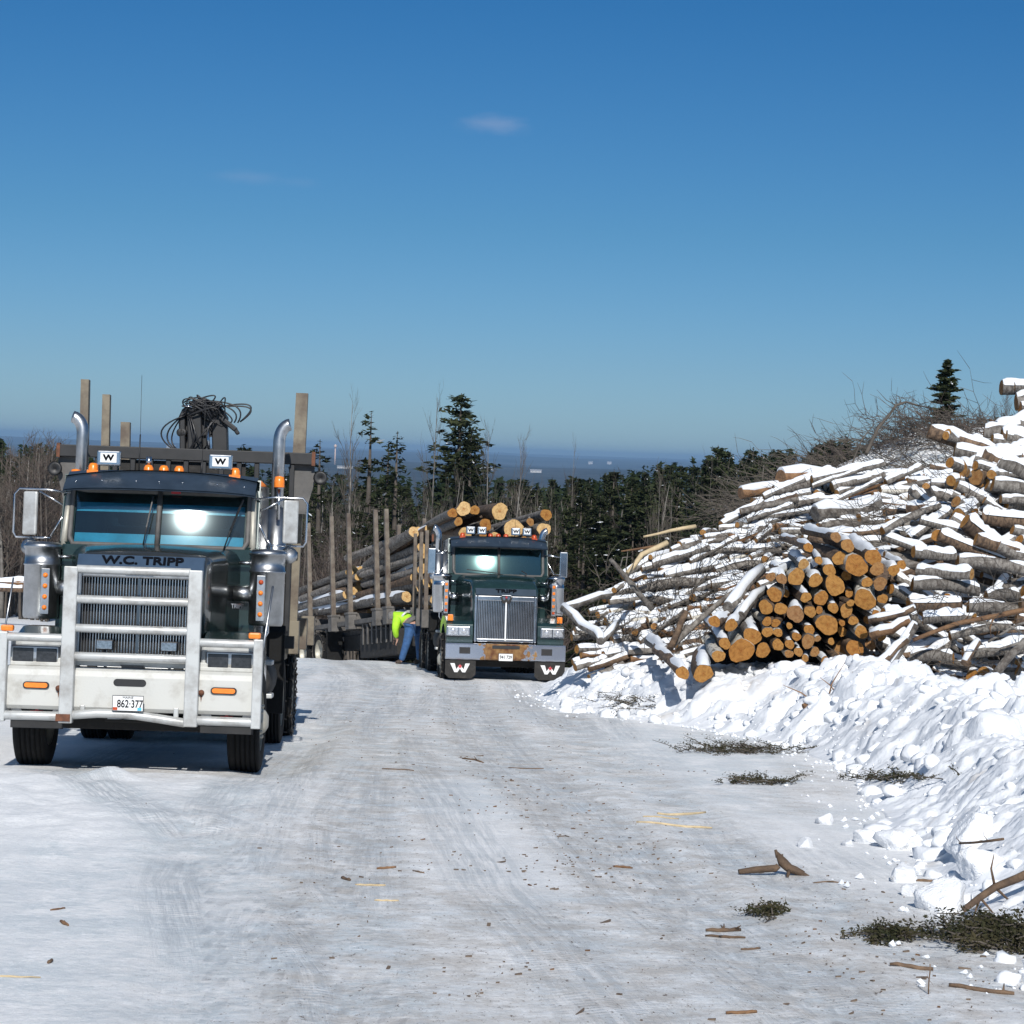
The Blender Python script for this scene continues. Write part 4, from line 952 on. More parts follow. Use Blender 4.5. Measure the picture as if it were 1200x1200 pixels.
        if G:
            a_ = mx_-s*.13; b_ = mx_+s*.13
            pts = [(a_, y2, lo), (b_-s*.03, y2, lo), (b_, y2, lo+.05), (b_, y2, hi-.06), (b_-s*.05, y2, hi), (a_-s*.08, y2, hi), (s*.97, y2, hi-.03)]
            m.tube(pts, .012, 8); m.tube([(s*.98, y2+.04, 2.60), (a_, y2, hi-.02)], .010, 6); m.tube([(s*1.16, 1.9, 2.30), (s*.98, y2+.04, 2.66)], .012, 6); m.tube([(s*1.16, 1.9, 2.28), (a_+s*.05, y2, lo)], .012, 6)
        else:
            m.tube([(s*.97, y2, hi-.12), (mx_, y2, hi-.16)], .012, 6); m.tube([(s*.97, y2+.05, hi-.08), (mx_-s*.05, y2, hi-.16)], .010, 6); m.tube([(s*.98, y2, 2.66), (s*1.2, y2, 2.28), (mx_, y2, 2.28)], .012, 6)
        mr_ = m.build('mirror_bracket', 'chrome', T)
        m = MB()
        if G: m.obox((mx_-s*.045, y2-.01, (lo+hi)/2), (.085*cos(.7*0+.35), s*.085*sin(.35), 0), (-s*.022*sin(.35), .022*cos(.35), 0), (0, 0, .235))
        else: m.box(mx_-.085, mx_+.085, y2-.03, y2+.03, 2.22, 2.76)
        m.build('mirror_head', 'alu' if G else 'chrome', mr_, .02)
        m = MB(); m.lathe([(0, -.04), (.06, -.03), (.095, 0), (.09, .015), (0, .02)], (mx_-s*.05, y2, 2.18), (0, 1, -.3), 18); m.build('round_mirror', 'chrome_dull', mr_)
    # steps, tanks
    for s in (-1, 1):
        m = MB(); m.lathe([(0, -.62), (.26, -.62), (.30, -.58), (.30, .58), (.26, .62), (0, .62)], (s*.92, 2.78, .80), (0, 1, 0), 24); m.build('fuel_tank', 'grime_black', T)
        m = MB(); m.box(min(s*.95, s*1.25), max(s*.95, s*1.25), 2.15, 2.45, .62, .67); m.build('step', 'alu', T, .01); m = MB(); m.box(min(s*1.0, s*1.24), max(s*1.0, s*1.24), 2.15, 2.45, .98, 1.03); m.build('step', 'alu', T, .01)
        m = MB(); m.tube([(s*1.03, 3.40, 1.2), (s*1.09, 3.42, 1.3), (s*1.09, 3.42, 2.3), (s*1.02, 3.40, 2.4)], .016, 6); m.build('grab_rail', 'chrome', T)
    # headboard
    m = MB(); wz = 3.35 if G else 3.02; ww = 1.50 if G else 1.22; yb = 4.25
    m.box(-ww, ww, yb-.05, yb+.05, wz-.07, wz+.07)
    m.box(-ww+.15, ww-.15, yb-.04, yb+.04, 1.1, 1.25); m.box(-ww+.15, ww-.15, yb-.035, yb+.035, 2.55, 2.62)
    for k in range(13):
        xx = -ww+.25+(2*ww-.5)*k/12; m.box(xx-.03, xx+.03, yb-.03, yb+.03, 1.2, wz-.07)
    hb = m.build('headboard', 'black' if G else 'grime_black', T, .008)
    m = MB(); m.box(-.78 if G else -1.05, .70 if G else 1.05, yb+.032, yb+.045, 1.3, 3.27 if G else 2.75); m.build('headboard_plate', 'grime_black', hb)
    for s in (-1, 1):
        m = MB(); m.prism([(s*ww, wz+.06), (s*(ww-.30), wz-.10), (s*(ww-.18), wz-.65), (s*(ww-.08), wz-.65), (s*(ww+.02), wz-.25)], 'y', yb+.06, yb+.10); m.build('headboard_gusset', 'gusset', hb)
        m = MB(); m.box(s*ww-.02, s*ww+.02, yb-.06, yb+.06, wz-.08, wz+.085); m.build('end_plate', 'rust_edge', hb)
        if G:
            m = MB(); m.lathe([(0, .0), (.05, 0), (.075, -.03), (.085, -.05), (.06, -.06), (0, -.02)], (s*(ww+.03)+(.06 if s > 0 else 0), yb, wz-.22), (0, 1, 0), 18); m.build('work_light', 'black', hb)
    # bunks and stakes
    bunks = (4.9, 6.7, 8.6) if G else (4.9, 6.6, 8.6)
    for k, yy in enumerate(bunks):
        m = MB(); m.box(-1.25, 1.25, yy-.09, yy+.09, 1.15, 1.38); m.box(-.5, .5, yy-.06, yy+.06, 1.0, 1.15)
        bk = m.build('bunk', 'bunk', T, .01)
        for s in (-1, 1):
            big = G and s > 0 and k == 0
            wd = (.15, .10, .10)[k] if G else .08; tp = (4.18, 4.12, 3.98)[k] if G else 3.2
            if G and s < 0: tp = (4.25, 4.22, 4.0)[k]; wd = (.10, .10, .13)[k]
            lean = .05 if G else .03
            m = MB(); m.prism([(-wd/2, -.07), (wd/2, -.07), (wd/2, .07), (wd/2-.02, .07), (wd/2-.02, -.045), (-wd/2+.02, -.045), (-wd/2+.02, .07), (-wd/2, .07)], 'z', 0, 1)
            for i_, v in enumerate(m.v):
                t = v[2]; m.v[i_] = (s*((1.27 if not G or s < 0 else (1.25, 1.13, 1.05)[k])+lean*t)+v[0]*(1.15-.2*t), yy+v[1], 1.05+(tp-1.05)*t)
            sk = m.build('stake', 'stake_tan' if G else 'stake', bk)
            m = MB(); m.box(s*1.27-.10, s*1.27+.10, yy-.11, yy+.11, 1.02, 1.42); m.build('stake_pocket', 'stake_tan' if G else 'bunk', bk, .01)
    m = MB(); m.box(-1.2, 1.2, 4.5, 9.4, 1.02, 1.06); m.build('deck', 'bunk', T)
    if G:
        for s in (-1, 1):
            m = MB(); m.prism([(4.45, .95), (5.15, .95), (5.15, 1.6), (5.0, 1.75), (4.45, 1.75)], 'x', min(s*1.16, s*1.22), max(s*1.16, s*1.22)); m.build('side_plate', 'stake_tan', T, .01)
    return T

def settle(T, dz):
    for o in T.children:
        if 'wheel' not in o.name: o.location.z += dz
T1 = truck('guard', (-3.70, 21.8, -.06*21.8-.085), R(2.2), 'dark nearer log truck at left with a white brush guard and empty stakes')
T2 = truck('chrome', (-.02, 44.8, -.06*44.8-.15), R(6.5), 'green log truck farther back with chrome grille and logs above its cab')

settle(T1, .085); settle(T2, .07)
# knuckle-boom loader folded behind truck one's cab
def loader():
    L = T1; lx, ly = .02, 6.0
    m = MB(); m.cyl((lx+.2, ly, 1.1), (lx+.2, ly, 1.7), .28); m.box(lx-.15, lx+.5, ly-.3, ly+.3, 1.7, 2.2); m.bar((lx+.22, ly, 2.1), (lx+.27, ly-.05, 3.65), .30, .28)
    m.bar((lx-.52, ly-.35, 3.50), (lx+.42, ly-.30, 3.50), .26, .22); m.prism([(lx+.05, 3.62), (lx+.42, 3.30), (lx+.45, 3.42), (lx+.22, 3.70)], 'y', ly-.5, ly-.2)
    lo = m.build('log_loader', 'black', L, .02)
    m = MB(); m.bar((lx+.30, ly, 3.5), (lx+.26, ly, 4.28), .26, .22); m.prism([(lx-.06, 4.30), (lx+.33, 4.12), (lx+.36, 4.38), (lx+.25, 4.55), (lx+.05, 4.56)], 'y', ly-.12, ly+.12)
    m.bar((lx-.12, ly-.1, 3.62), (lx-.16, ly-.1, 4.42), .24, .16); m.prism([(lx-.42, 4.28), (lx-.05, 4.40), (lx+.1, 4.62), (lx-.05, 4.68), (lx-.36, 4.44)], 'y', ly-.2, ly)
    m.bar((lx-.33, ly-.1, 3.6), (lx-.36, ly-.1, 4.30), .10, .12); m.bar((lx+.30, ly-.15, 4.30), (lx+.56, ly-.15, 4.08), .07, .09); m.bar((lx+.54, ly-.15, 4.10), (lx+.60, ly-.15, 4.0), .05, .07)
    m.lathe([(0, -.06), (.09, -.06), (.09, .06), (0, .06)], (lx-.36, ly-.1, 4.0), (0, 1, 0), 14); m.lathe([(0, -.06), (.09, -.06), (.09, .06), (0, .06)], (lx+.18, ly-.14, 4.42), (0, 1, 0), 14)
    m.lathe([(0, -.06), (.07, -.06), (.07, .06), (0, .06)], (lx-.18, ly-.2, 4.45), (0, 1, 0), 14)
    m.prism([(lx-.42, 4.02), (lx-.05, 3.95), (lx+.34, 4.0), (lx+.38, 4.35), (lx+.22, 4.60), (lx-.1, 4.66), (lx-.36, 4.48), (lx-.44, 4.25)], 'y', ly-.05, ly+.25)
    m.bar((lx-.30, ly+.1, 3.6), (lx-.28, ly+.1, 4.2), .16, .2); m.bar((lx+.05, ly+.1, 3.6), (lx-.02, ly+.1, 4.2), .12, .2)
    m.build('boom', 'black', lo, .015)
    m = MB(); m.cyl((lx+.10, ly-.16, 3.6), (lx+.08, ly-.16, 4.15), .028); m.cyl((lx-.30, ly-.28, 4.50), (lx-.18, ly-.28, 4.47), .02); m.build('cylinder_rod', 'chrome', lo)
    m = MB(); rr = random.Random(3)
    def loop(a, c, b, r=.014):
        a, c, b = Vector(a), Vector(c), Vector(b); m.tube([(a*(1-t)**2+c*2*t*(1-t)+b*t*t) for t in np.linspace(0, 1, 14)], r, 6)
    for k in range(3): loop((lx-.30, ly-.2, 4.32+.03*k), (lx-1.0+.13*k+rr.uniform(-.05, .05), ly-.2+.1*k, 4.02-.12*k), (lx-.42+.05*k, ly-.2, 3.62))
    for k in range(4): loop((lx+.10, ly-.15, 4.62-.02*k), (lx+.78-.10*k, ly-.15, 4.60-.12*k+rr.uniform(-.05, .05)), (lx+.58-.06*k, ly-.15, 4.22))
    for k in range(2): loop((lx+.22, ly-.15, 4.50), (lx+1.12, ly-.15, 4.75-.10*k), (lx+.62, ly-.15, 4.24))
    for k in range(24): loop((lx+rr.uniform(-.35, .3), ly-.25, rr.uniform(4.3, 4.6)), (lx+rr.uniform(-.5, .5), ly-.3, rr.uniform(4.4, 4.95)), (lx+rr.uniform(-.35, .35), ly-.25, rr.uniform(4.2, 4.6)), .013)
    for k in range(5): loop((lx+rr.uniform(-.3, .3), ly-.22, 4.3), (lx+rr.uniform(-.3, .3), ly-.35, 3.9), (lx+rr.uniform(-.4, .3), ly-.22, 3.6), .014)
    m.build('hydraulic_hoses', 'hose', lo, recalc=False)
loader()
_ld = [o for o in T1.children if o.name.startswith('log_loader')][0]; _ld.location.z += .02
for _o in [_ld]+list(_ld.children):
    for _v in _o.data.vertices:
        if _v.co.z > 3.35: _v.co.z = 3.35+(_v.co.z-3.35)*.66
        _v.co.x = .02+(_v.co.x-.02)*.74
    _o.data.update()
# ------------------------------------------------------------------ logs
LOGV = {}
def log_parts(seed, L, r, taper=.12, rough=.05, oval=.08):
    rr = random.Random(seed); n = 16; k = 7; ph = [rr.uniform(0, 6.28) for _ in range(6)]
    rad = lambda a, t: (1-taper*t)*(1+oval*sin(2*a+ph[0])+rough*sin(3*a+ph[1]+t)+rough*.7*sin(5*a+ph[2]+2*t))
    by = rr.uniform(-1, 1)*.12*r; bz = rr.uniform(-.6, 1)*.12*r
    vs = []
    for i in range(k+1):
        t = i/k; xx = -L/2+L*t; f = 4*t*(1-t)
        for j in range(n):
            a = 2*pi*j/n; q = r*rad(a, t)*(1+rr.uniform(-.03, .03)); vs.append((xx+(0 if 0 < i < k else 0), q*cos(a)+by*f*4, q*sin(a)+bz*f*4))
    b = MB(); b.add(vs, [(i*n+j, i*n+(j+1) % n, (i+1)*n+(j+1) % n, (i+1)*n+j) for i in range(k) for j in range(n)], 0, True)
    # knots
    for _ in range(rr.randint(1, 3)):
        t = rr.uniform(.15, .85); a = rr.uniform(0, 6.28); c = Vector((-L/2+L*t, r*cos(a)*.9, r*sin(a)*.9)); d = Vector((rr.uniform(-.3, .3), cos(a), sin(a)))
        b.tube([c, c+d*r*.35], [r*.22, r*.12], 6)
    ends = []
    for end in (0, 1):
        e_ = MB()
        o = 0 if end == 0 else k*n; ring = [Vector(vs[o+j]) for j in range(n)]; c = sum(ring, Vector())/n
        sgn = -1 if end == 0 else 1; tlt = rr.uniform(-.04, .04)
        ring = [p+Vector((sgn*(.004+.0)+tlt*(p.z-c.z), 0, 0)) for p in ring]; c2 = c+Vector((sgn*.006, 0, 0))
        ins = [c2+(p-c2)*.55+Vector((rr.uniform(-.004, .004), 0, 0)) for p in ring]
        vv_ = ring+ins+[c2]
        ff_ = [(j, (j+1) % n, n+(j+1) % n, n+j) for j in range(n)]+[(n+j, n+(j+1) % n, 2*n) for j in range(n)]
        if end == 0: ff_ = [f[::-1] for f in ff_]
        e_.add(vv_, ff_, 0, False); ends.append(e_)
    s_ = MB(); ns = 9; ks = 14; sv = []
    zc = lambda t: bz*16*t*(1-t)/4
    yc = lambda t: by*16*t*(1-t)/4
    p1, p2 = rr.uniform(0, 6), rr.uniform(0, 6)
    for i in range(ks+1):
        t = .01+.98*i/ks; xx = -L/2+L*t; rl = r*(1-taper*t); edge = min(1, min(i, ks-i)/1.2)
        th = (.034+.32*r)*(.35+.65*edge)*max(.1, 1+.3*sin(5*t+p1)+.25*sin(13*t+p2)+rr.uniform(-.2, .15)); wdt = rl*(.90+.08*sin(9*t+p2)+rr.uniform(-.10, .05))*(.9+.1*edge)
        for j in range(ns):
            u = -1+2*j/(ns-1); a = u*1.12
            base_z = rl*cos(math.asin(min(.97, abs(u)*.92)))*.93
            top = th*(max(0, 1-abs(u)**2.6))**.7
            sv.append((xx, yc(t)+u*wdt, zc(t)+base_z+top))
    s_.add(sv, [(i*ns+j, (i+1)*ns+j, (i+1)*ns+j+1, i*ns+j+1) for i in range(ks) for j in range(ns-1)], 0, True)
    # end skirts
    for i, fl in ((0, 1), (ks, -1)):
        row = [Vector(sv[i*ns+j]) for j in range(ns)]; low = [Vector((p.x+fl*.0, p.y*.9, zc(0)+r*(1-taper*(i/ks))*cos(math.asin(min(.97, abs(-1+2*j/(ns-1))*.92)))*.86)) for j, p in enumerate(row)]
        s_.add(row+low, [(j, j+1, ns+j+1, ns+j) for j in range(ns-1)], 0, True)
    return b, ends, s_
def log_variant(key, seed, L, r, bark, wood='cut_wood', **kw):
    b, e_, s_ = log_parts(seed, L, r, **kw)
    LOGV[key] = (b.mesh('log', bark), [q.mesh('cut_end', wood) for q in e_], s_.mesh('snow_cap', 'cap_snow'), L, r)
barks = ['bark_grey', 'bark_brown', 'bark_grey', 'bark_birch', 'bark_brown', 'bark_grey', 'bark_orange', 'bark_grey']
for i in range(8): log_variant(('h', i), 100+i, 2.4, .12, barks[i], rough=.035, oval=.06)
for i in range(8): log_variant(('e', i), 200+i, 2.4, .16, barks[(i*3+1) % 5], rough=.06, oval=.10, taper=.08)
for i in range(3): log_variant(('t', i), 300+i, 5.2, .15, ['bark_grey', 'bark_brown', 'bark_grey'][i], 'cut_wood_pale', taper=.15)
for i in range(2): log_variant(('to', i), 320+i, 5.2, .13, 'bark_grey', 'cut_wood', taper=.15)
LOGS = []
def log(key, c, r, L, yaw, tilt, roll=0, snow=True, heap=None, layer=0, label=None, group=None, flat=1.0, cat='log'):
    mb, me, ms, L0, r0 = LOGV[key]
    o = link('log', mb); link('cut_end', me[0], o)
    if heap in ('left', 'right', None): link('cut_end', me[1], o)
    # rotation: local X along the log
    d = Vector((cos(yaw)*cos(tilt), sin(yaw)*cos(tilt), sin(tilt)))
    y_ = Vector((-sin(yaw), cos(yaw), 0)); z_ = d.cross(y_)
    Rm = Matrix((d, y_, z_)).transposed()
    if not snow: Rm = Rm @ Matrix.Rotation(roll, 3, 'X')
    o.matrix_world = Matrix.LocRotScale(Vector(c), Rm.to_quaternion(), Vector((L/L0, r/r0, r/r0*flat)))
    if snow: link('snow_cap', ms, o)
    tag(o, label, cat, group)

    LOGS.append((o, heap, layer, Vector(c), key, r, snow)); return o

lr = random.Random(11)
# left heap: thin snow-capped pulp logs lying across, stacked up and back
BAKE = []
def thin(key, c, r, L, yaw, tilt, snow=True, roll=0, flat=1.0):
    """one of the many thin logs, too many to list one by one: gathered into a single object later"""
    d = Vector((cos(yaw)*cos(tilt), sin(yaw)*cos(tilt), sin(tilt))); y_ = Vector((-sin(yaw), cos(yaw), 0)); z_ = d.cross(y_)
    Rm = Matrix((d, y_, z_)).transposed(); L0, r0 = LOGV[key][3:]
    BAKE.append((key, Matrix.LocRotScale(Vector(c), Rm.to_quaternion(), Vector((L/L0, r/r0, r/r0))), snow))
def bake(name, label, group=None):
    mats = ['bark_grey', 'bark_brown', 'bark_birch', 'bark_orange', 'cut_wood', 'cap_snow']; V = []; F = []; I = []; off = 0
    for key, mx, sn in BAKE:
        mb, me, ms = LOGV[key][:3]
        for src in [mb]+me+([ms] if sn else []):
            n = len(src.vertices); co = np.empty(n*3, np.float32); src.vertices.foreach_get('co', co); co = co.reshape(-1, 3)
            A = np.array(mx); co = co@A[:3, :3].T+A[:3, 3]; V.append(co)
            mi = mats.index(src.materials[0].name)
            for p in src.polygons:
                q = list(p.vertices)
                if len(q) == 3: q = q+[q[2]]
                if len(q) == 4: F.append([i+off for i in q]); I.append(mi)
            off += n
    V = np.concatenate(V); me2 = bpy.data.meshes.new(name); me2.from_pydata(V.tolist(), [], [f if f[2] != f[3] else f[:3] for f in F])
    for m_ in mats: me2.materials.append(M[m_])
    me2.polygons.foreach_set('material_index', I); me2.polygons.foreach_set('use_smooth', [True]*len(I)); me2.update(); BAKE.clear()
    return tag(link(name, me2), label, 'logs', kind='stuff')
def left_heap():
    # thin pulp logs shingled over a rising face, near ends to the lower left
    base_z = -2.35; z = base_z+.06; k = 0
    while z < 1.72:
        xl = np.interp(z, [-2.4, -1.3, -.45, .1, .6, 1.15, 1.6], [1.35, 1.10, 1.65, 2.4, 3.3, 4.4, 5.2]); xr = np.interp(z, [-2.4, -.3, .2, .7, 1.7], [4.4, 5.0, 6.0, 7.0, 8.0])
        x_ = xl+lr.uniform(-.12, .22)
        while x_ < xr:
            big = lr.random() < .22
            r = lr.uniform(.075, .105) if big else lr.uniform(.045, .072)
            L = lr.uniform(.9, 1.5) if big else lr.uniform(.6, 1.3); steep = min(1, max(0, (xr-x_)/2.5))
            yaw = lr.gauss(.42, .30) if not big else lr.gauss(.25, .2); tilt = lr.gauss(.20, .14)
            yy = 37.15+(z-base_z)*.95+lr.uniform(-.20, .12); c = (x_+L/2*cos(yaw), yy+L/2*sin(yaw)*.8, z+lr.uniform(-.04, .06)+L/2*sin(tilt))
            sn = lr.random() < .95; key = ('h', lr.choice([0, 2, 5, 7, 0, 5, 1, 2, 3, 6]))
            if big: log(key, c, r, L, yaw, tilt, snow=sn, heap='left', layer=k)
            else: thin(key, c, r, L, yaw, tilt, snow=sn)
            x_ += lr.uniform(.20, .46) if not big else lr.uniform(.5, .9)
        z += .118; k += 1
left_heap()
def right_heap():
    rows = [(1062, 766, 1225, 748, 33.0), (1110, 740, 1225, 720, 33.4), (1022, 712, 1130, 722, 33.2), (1052, 697, 1160, 708, 33.6),
        (1062, 680, 1230, 694, 33.9), (1060, 660, 1130, 665, 34.0), (1060, 640, 1225, 668, 34.4), (1085, 618, 1230, 655, 34.9),
        (1068, 598, 1150, 622, 35.5), (1125, 606, 1235, 650, 35.3), (1155, 630, 1230, 662, 34.9), (1150, 592, 1230, 606, 36.0),
        (1120, 548, 1170, 572, 37.2), (1150, 565, 1230, 600, 36.6), (1135, 625, 1200, 640, 34.8),
        (1180, 575, 1240, 590, 36.2), (1175, 610, 1245, 640, 35.4), (1190, 690, 1245, 700, 33.4), (1180, 720, 1240, 725, 33.2)]
    for k, (x0, y0, x1, y1, d) in enumerate(rows):
        a = P(x0, y0, d-.12); b = P(x1, y1, d-.2); v = (b-a); tot = v.length; u = v.normalized(); t = lr.uniform(0, .2)
        while t < tot-.15:
            L = lr.uniform(.45, 1.15); r = lr.uniform(.065, .125)
            c = a+u*(t+L/2)+Vector((0, lr.uniform(-.05, .08), lr.uniform(-.05, .05)-r))
            log(('h', lr.choice([0, 1, 2, 4, 5, 7, 0, 2])), c, r, L, lr.gauss(-.02, .24)+math.atan2(u.y, u.x), math.asin(u.z)+lr.gauss(0, .11), snow=lr.random() < .96, heap='right', layer=k)
            t += L*lr.uniform(.95, 1.25)
right_heap()
def right_fill():
    z = -2.1; k = 0
    while z < 1.85:
        y = 33.7+(z+2.1)*.85; x_ = 5.75+.02*k+lr.uniform(-.25, .25)
        while x_ < 9.6:
            L = lr.uniform(.4, 1.1); r = lr.uniform(.05, .085)
            if x_ > 5.5+max(0, z-.6)*1.1:
                thin(('h', lr.choice([0, 1, 2, 4, 5, 7])), (x_+L/2, y+lr.uniform(-.12, .15), z+lr.uniform(-.05, .05)-.05*(x_-5.9)*(z > 0)), r, L, lr.gauss(.0, .45), lr.gauss(-.06-.07*max(0, z), .20), snow=lr.random() < .94)
            x_ += L*lr.uniform(.7, .95)
        z += .125; k += 1
right_fill()
for _ in range(46):
    z = lr.uniform(-1.7, 1.5); x_ = lr.uniform(5.9+max(0, z)*.5, 8.6); y = 33.35+(z+2.1)*.85; r = lr.uniform(.06, .115); L = lr.uniform(.6, 1.5)
    log(('h', lr.choice([0, 1, 2, 5, 7])), (x_, y, z), r, L, lr.gauss(.1, .7), lr.choice([-1, -1, 1])*lr.uniform(.1, .6), snow=True, heap='right', layer=50)
for _ in range(130):
    x_ = lr.uniform(5.0, 9.2); y = lr.uniform(37.2, 43.8); L = lr.uniform(.6, 1.8); r = lr.uniform(.045, .09)
    thin(('h', lr.choice([0, 2, 5, 7, 1])), (x_, y, gz(x_, y)+r*.4), r, L, lr.gauss(.05, .3), lr.gauss(.03, .08), snow=True)
bake('thin_logs', 'hundreds of thin snow dusted pulp logs packed between the larger ones of both heaps')
# upper right: a mound of thicker, shorter bolts
for (px, py, d, r, L, yw, tl) in ((1130, 519, 37.5, .14, 1.25, -.1, -.28), (1160, 537, 37.2, .15, 1.2, -.1, -.18), (1180, 548, 36.9, .19, .9, -.2, -.35), (1140, 552, 37.0, .19, .6, .6, -.1),
                                  (1153, 557, 36.8, .16, .6, .9, .1), (1196, 530, 37.4, .19, .9, .3, .35), (1180, 513, 37.8, .18, .8, -.15, -.12), (1200, 500, 38, .2, 1.0, .2, .2),
                                  (1210, 456, 38.5, .16, 1.1, .05, 0.0), (1175, 570, 36.8, .15, .8, .3, -.4), (1160, 575, 36.9, .14, .7, .9, -.5), (1195, 558, 36.6, .17, .8, -.3, -.5), (1205, 578, 36.2, .14, 1.2, 0, -.2),
                                  (1215, 515, 37.6, .18, 1.2, 0, 0), (1225, 540, 37.2, .18, 1.3, 0, 0), (1232, 495, 38, .18, 1.1, 0, .1), (1228, 470, 38.4, .18, 1.1, 0, .1)):
    log(('h', lr.choice([1, 0, 4, 7, 2])), P(px, py, d), r*.84, L, yw, tl, heap='right', layer=60)
    for _ in range(2): log(('h', lr.choice([0, 2, 5])), P(px+lr.uniform(-22, 22), py+lr.uniform(-8, 14), d-.05), r*.5, lr.uniform(.6, 1.1), yw+lr.gauss(0, .3), tl*.5+lr.gauss(0, .12), heap='right', layer=60)
# front stack: butt ends toward the camera
ENDS = [(538, 88, 20), (580, 118, 25), (442, 125, 18), (553, 163, 28), (425, 183, 20), (516, 205, 24), (610, 188, 42), (670, 160, 32), (400, 228, 32), (310, 228, 18), (348, 235, 20), (467, 240, 26), (535, 258, 38), (323, 290, 28), (433, 300, 20), (487, 303, 27), (640, 308, 40), (648, 247, 20), (694, 252, 26), (684, 200, 26), (292, 335, 27), (345, 340, 24), (396, 358, 32), (448, 350, 22), (529, 337, 20), (575, 347, 25), (508, 397, 40), (600, 382, 18), (628, 423, 25), (606, 482, 34), (560, 478, 30), (112, 385, 22), (170, 398, 24), (245, 437, 33), (148, 462, 22), (206, 487, 46), (282, 486, 28), (126, 507, 24), (297, 385, 18), (327, 390, 17), (298, 422, 20), (335, 424, 17), (400, 438, 17), (445, 414, 20), (441, 455, 26), (335, 467, 22), (376, 465, 18), (374, 499, 16), (407, 492, 17), (522, 455, 13), (465, 492, 18), (680, 365, 20), (703, 305, 19), (770, 185, 17), (742, 205, 22), (585, 285, 16), (360, 285, 16), (560, 420, 18), (590, 320, 14), (480, 345, 14), (660, 468, 20), (650, 380, 16), (720, 345, 15), (545, 520, 16), (500, 520, 14), (430, 515, 14), (575, 225, 18), (478, 170, 15), (0, 566, 25), (72, 568, 35), (-60, 500, 24), (560, 390, 12), (375, 400, 12), (475, 445, 12), (735, 400, 16), (700, 440, 16)]
deep = {30: .5, 31: .5, 53: .7, 54: .6, 55: .5, 56: .4, 57: .4, 60: .6, 61: .5, 62: .5, 66: .3, 70: 2.0}
front_lim = []
for i, (cx, cy, cr) in enumerate(ENDS):
    px = 800+cx/3; py = 600+cy/3; d = 33.6-.0012*(cy-300)+lr.uniform(-.10, .10)+deep.get(i, 0)
    if cx < 140: d += -.6
    r = cr/3*.93/FPX*d; L = lr.uniform(2.0, 2.6)
    yaw = pi/2-.02+lr.gauss(0, .06)+(.26 if cx < 330 and cy < 420 else 0)*-1; tilt = lr.gauss(.03, .03)
    u = Vector((cos(yaw)*cos(tilt), sin(yaw)*cos(tilt), sin(tilt)))
    c = P(px, py, d)+u*L/2
    # snow where nothing stands right above it
    above = [e for j, e in enumerate(ENDS) if j != i and abs(e[0]-cx) < (e[2]+cr)*.62 and 0 < cy-e[1] < (e[2]+cr)*1.25]
    sn = not above
    log(('e', lr.randrange(8)), c, r, L, yaw, tilt, roll=lr.uniform(0, 6), snow=sn, heap='front', layer=0)
# debris sheets behind the outer logs, coloured near black to shade the gaps
mat('gap_shade_rubble', (.018, .014, .011), .95, var=.3, vscale=7, col2=(.07, .052, .038), thr=(.4, .7), bump=1, bscale=12)
mat('snowy_rubble', (.05, .04, .03), .9, var=.3, vscale=3.0, col2=(.80, .83, .88), thr=(.47, .53), bump=1, bscale=12)
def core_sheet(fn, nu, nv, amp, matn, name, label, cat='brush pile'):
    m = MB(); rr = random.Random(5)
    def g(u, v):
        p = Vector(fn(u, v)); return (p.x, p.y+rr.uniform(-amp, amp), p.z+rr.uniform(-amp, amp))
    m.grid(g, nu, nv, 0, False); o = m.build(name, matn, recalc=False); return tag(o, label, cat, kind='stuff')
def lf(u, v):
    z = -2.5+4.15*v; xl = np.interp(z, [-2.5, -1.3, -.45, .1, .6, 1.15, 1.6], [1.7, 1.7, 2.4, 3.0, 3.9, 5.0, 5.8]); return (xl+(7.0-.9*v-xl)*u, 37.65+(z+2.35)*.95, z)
core_sheet(lf, 60, 40, .07, 'gap_shade_rubble', 'dark_gap_rubble', 'dark bark debris filling the left log heap, coloured to darken its gaps')
core_sheet(lambda u, v: (5.5+6.3*u, 35.0+2.6*v, -2.4+(2.4+1.5*min(1, max(0, u-.12)/.3))*v-.5*max(0, .15-u)/.15), 60, 40, .08, 'gap_shade_rubble', 'dark_gap_rubble', 'dark bark debris filling the right hand log heap, coloured to darken its gaps')
core_sheet(lambda u, v: (3.2+3.2*u, 35.7+.4*v, -2.3+2.6*v*(.55+.45*min(1, u*1.7))), 30, 26, .06, 'gap_shade_rubble', 'dark_gap_rubble', 'bark debris coloured dark as the gaps behind the cut log ends of the front stack')

# tangles of bare twigs
def twigs(m, c, n, L, r, spread, rr, up=.5, curve=.3, dirv=None, mt=0, sides=3):
    for _ in range(n):
        p = Vector(c)+Vector((rr.uniform(-1, 1)*spread[0], rr.uniform(-1, 1)*spread[1], rr.uniform(-.5, .8)*spread[2]))
        if dirv: d = Vector(dirv)+Vector((rr.gauss(0, .5), rr.gauss(0, .5), rr.gauss(0, up)))
        else: d = Vector((rr.gauss(0, 1), rr.gauss(0, .8), rr.gauss(.1, up)))
        d.normalize(); l = L*rr.uniform(.4, 1.2); k = 5; pts = [p]; q = p.copy(); dd = d.copy()
        for i in range(k):
            dd = (dd+Vector((rr.gauss(0, curve), rr.gauss(0, curve), rr.gauss(0, curve)))*.6).normalized(); q = q+dd*l/k; pts.append(q.copy())
            if rr.random() < .5:
                e_ = (dd+Vector((rr.gauss(0, .7), rr.gauss(0, .7), rr.gauss(0, .7)))).normalized(); m.tube([q, q+e_*l*.22, q+e_*l*.36+Vector((0, 0, rr.gauss(0, .1)*l*.2))], [r*.6, r*.45, r*.2], 3, mt, False, False)
        m.tube(pts, [r*(1-.7*i/k) for i in range(k+1)], sides, mt, False, False)
rt = random.Random(31)
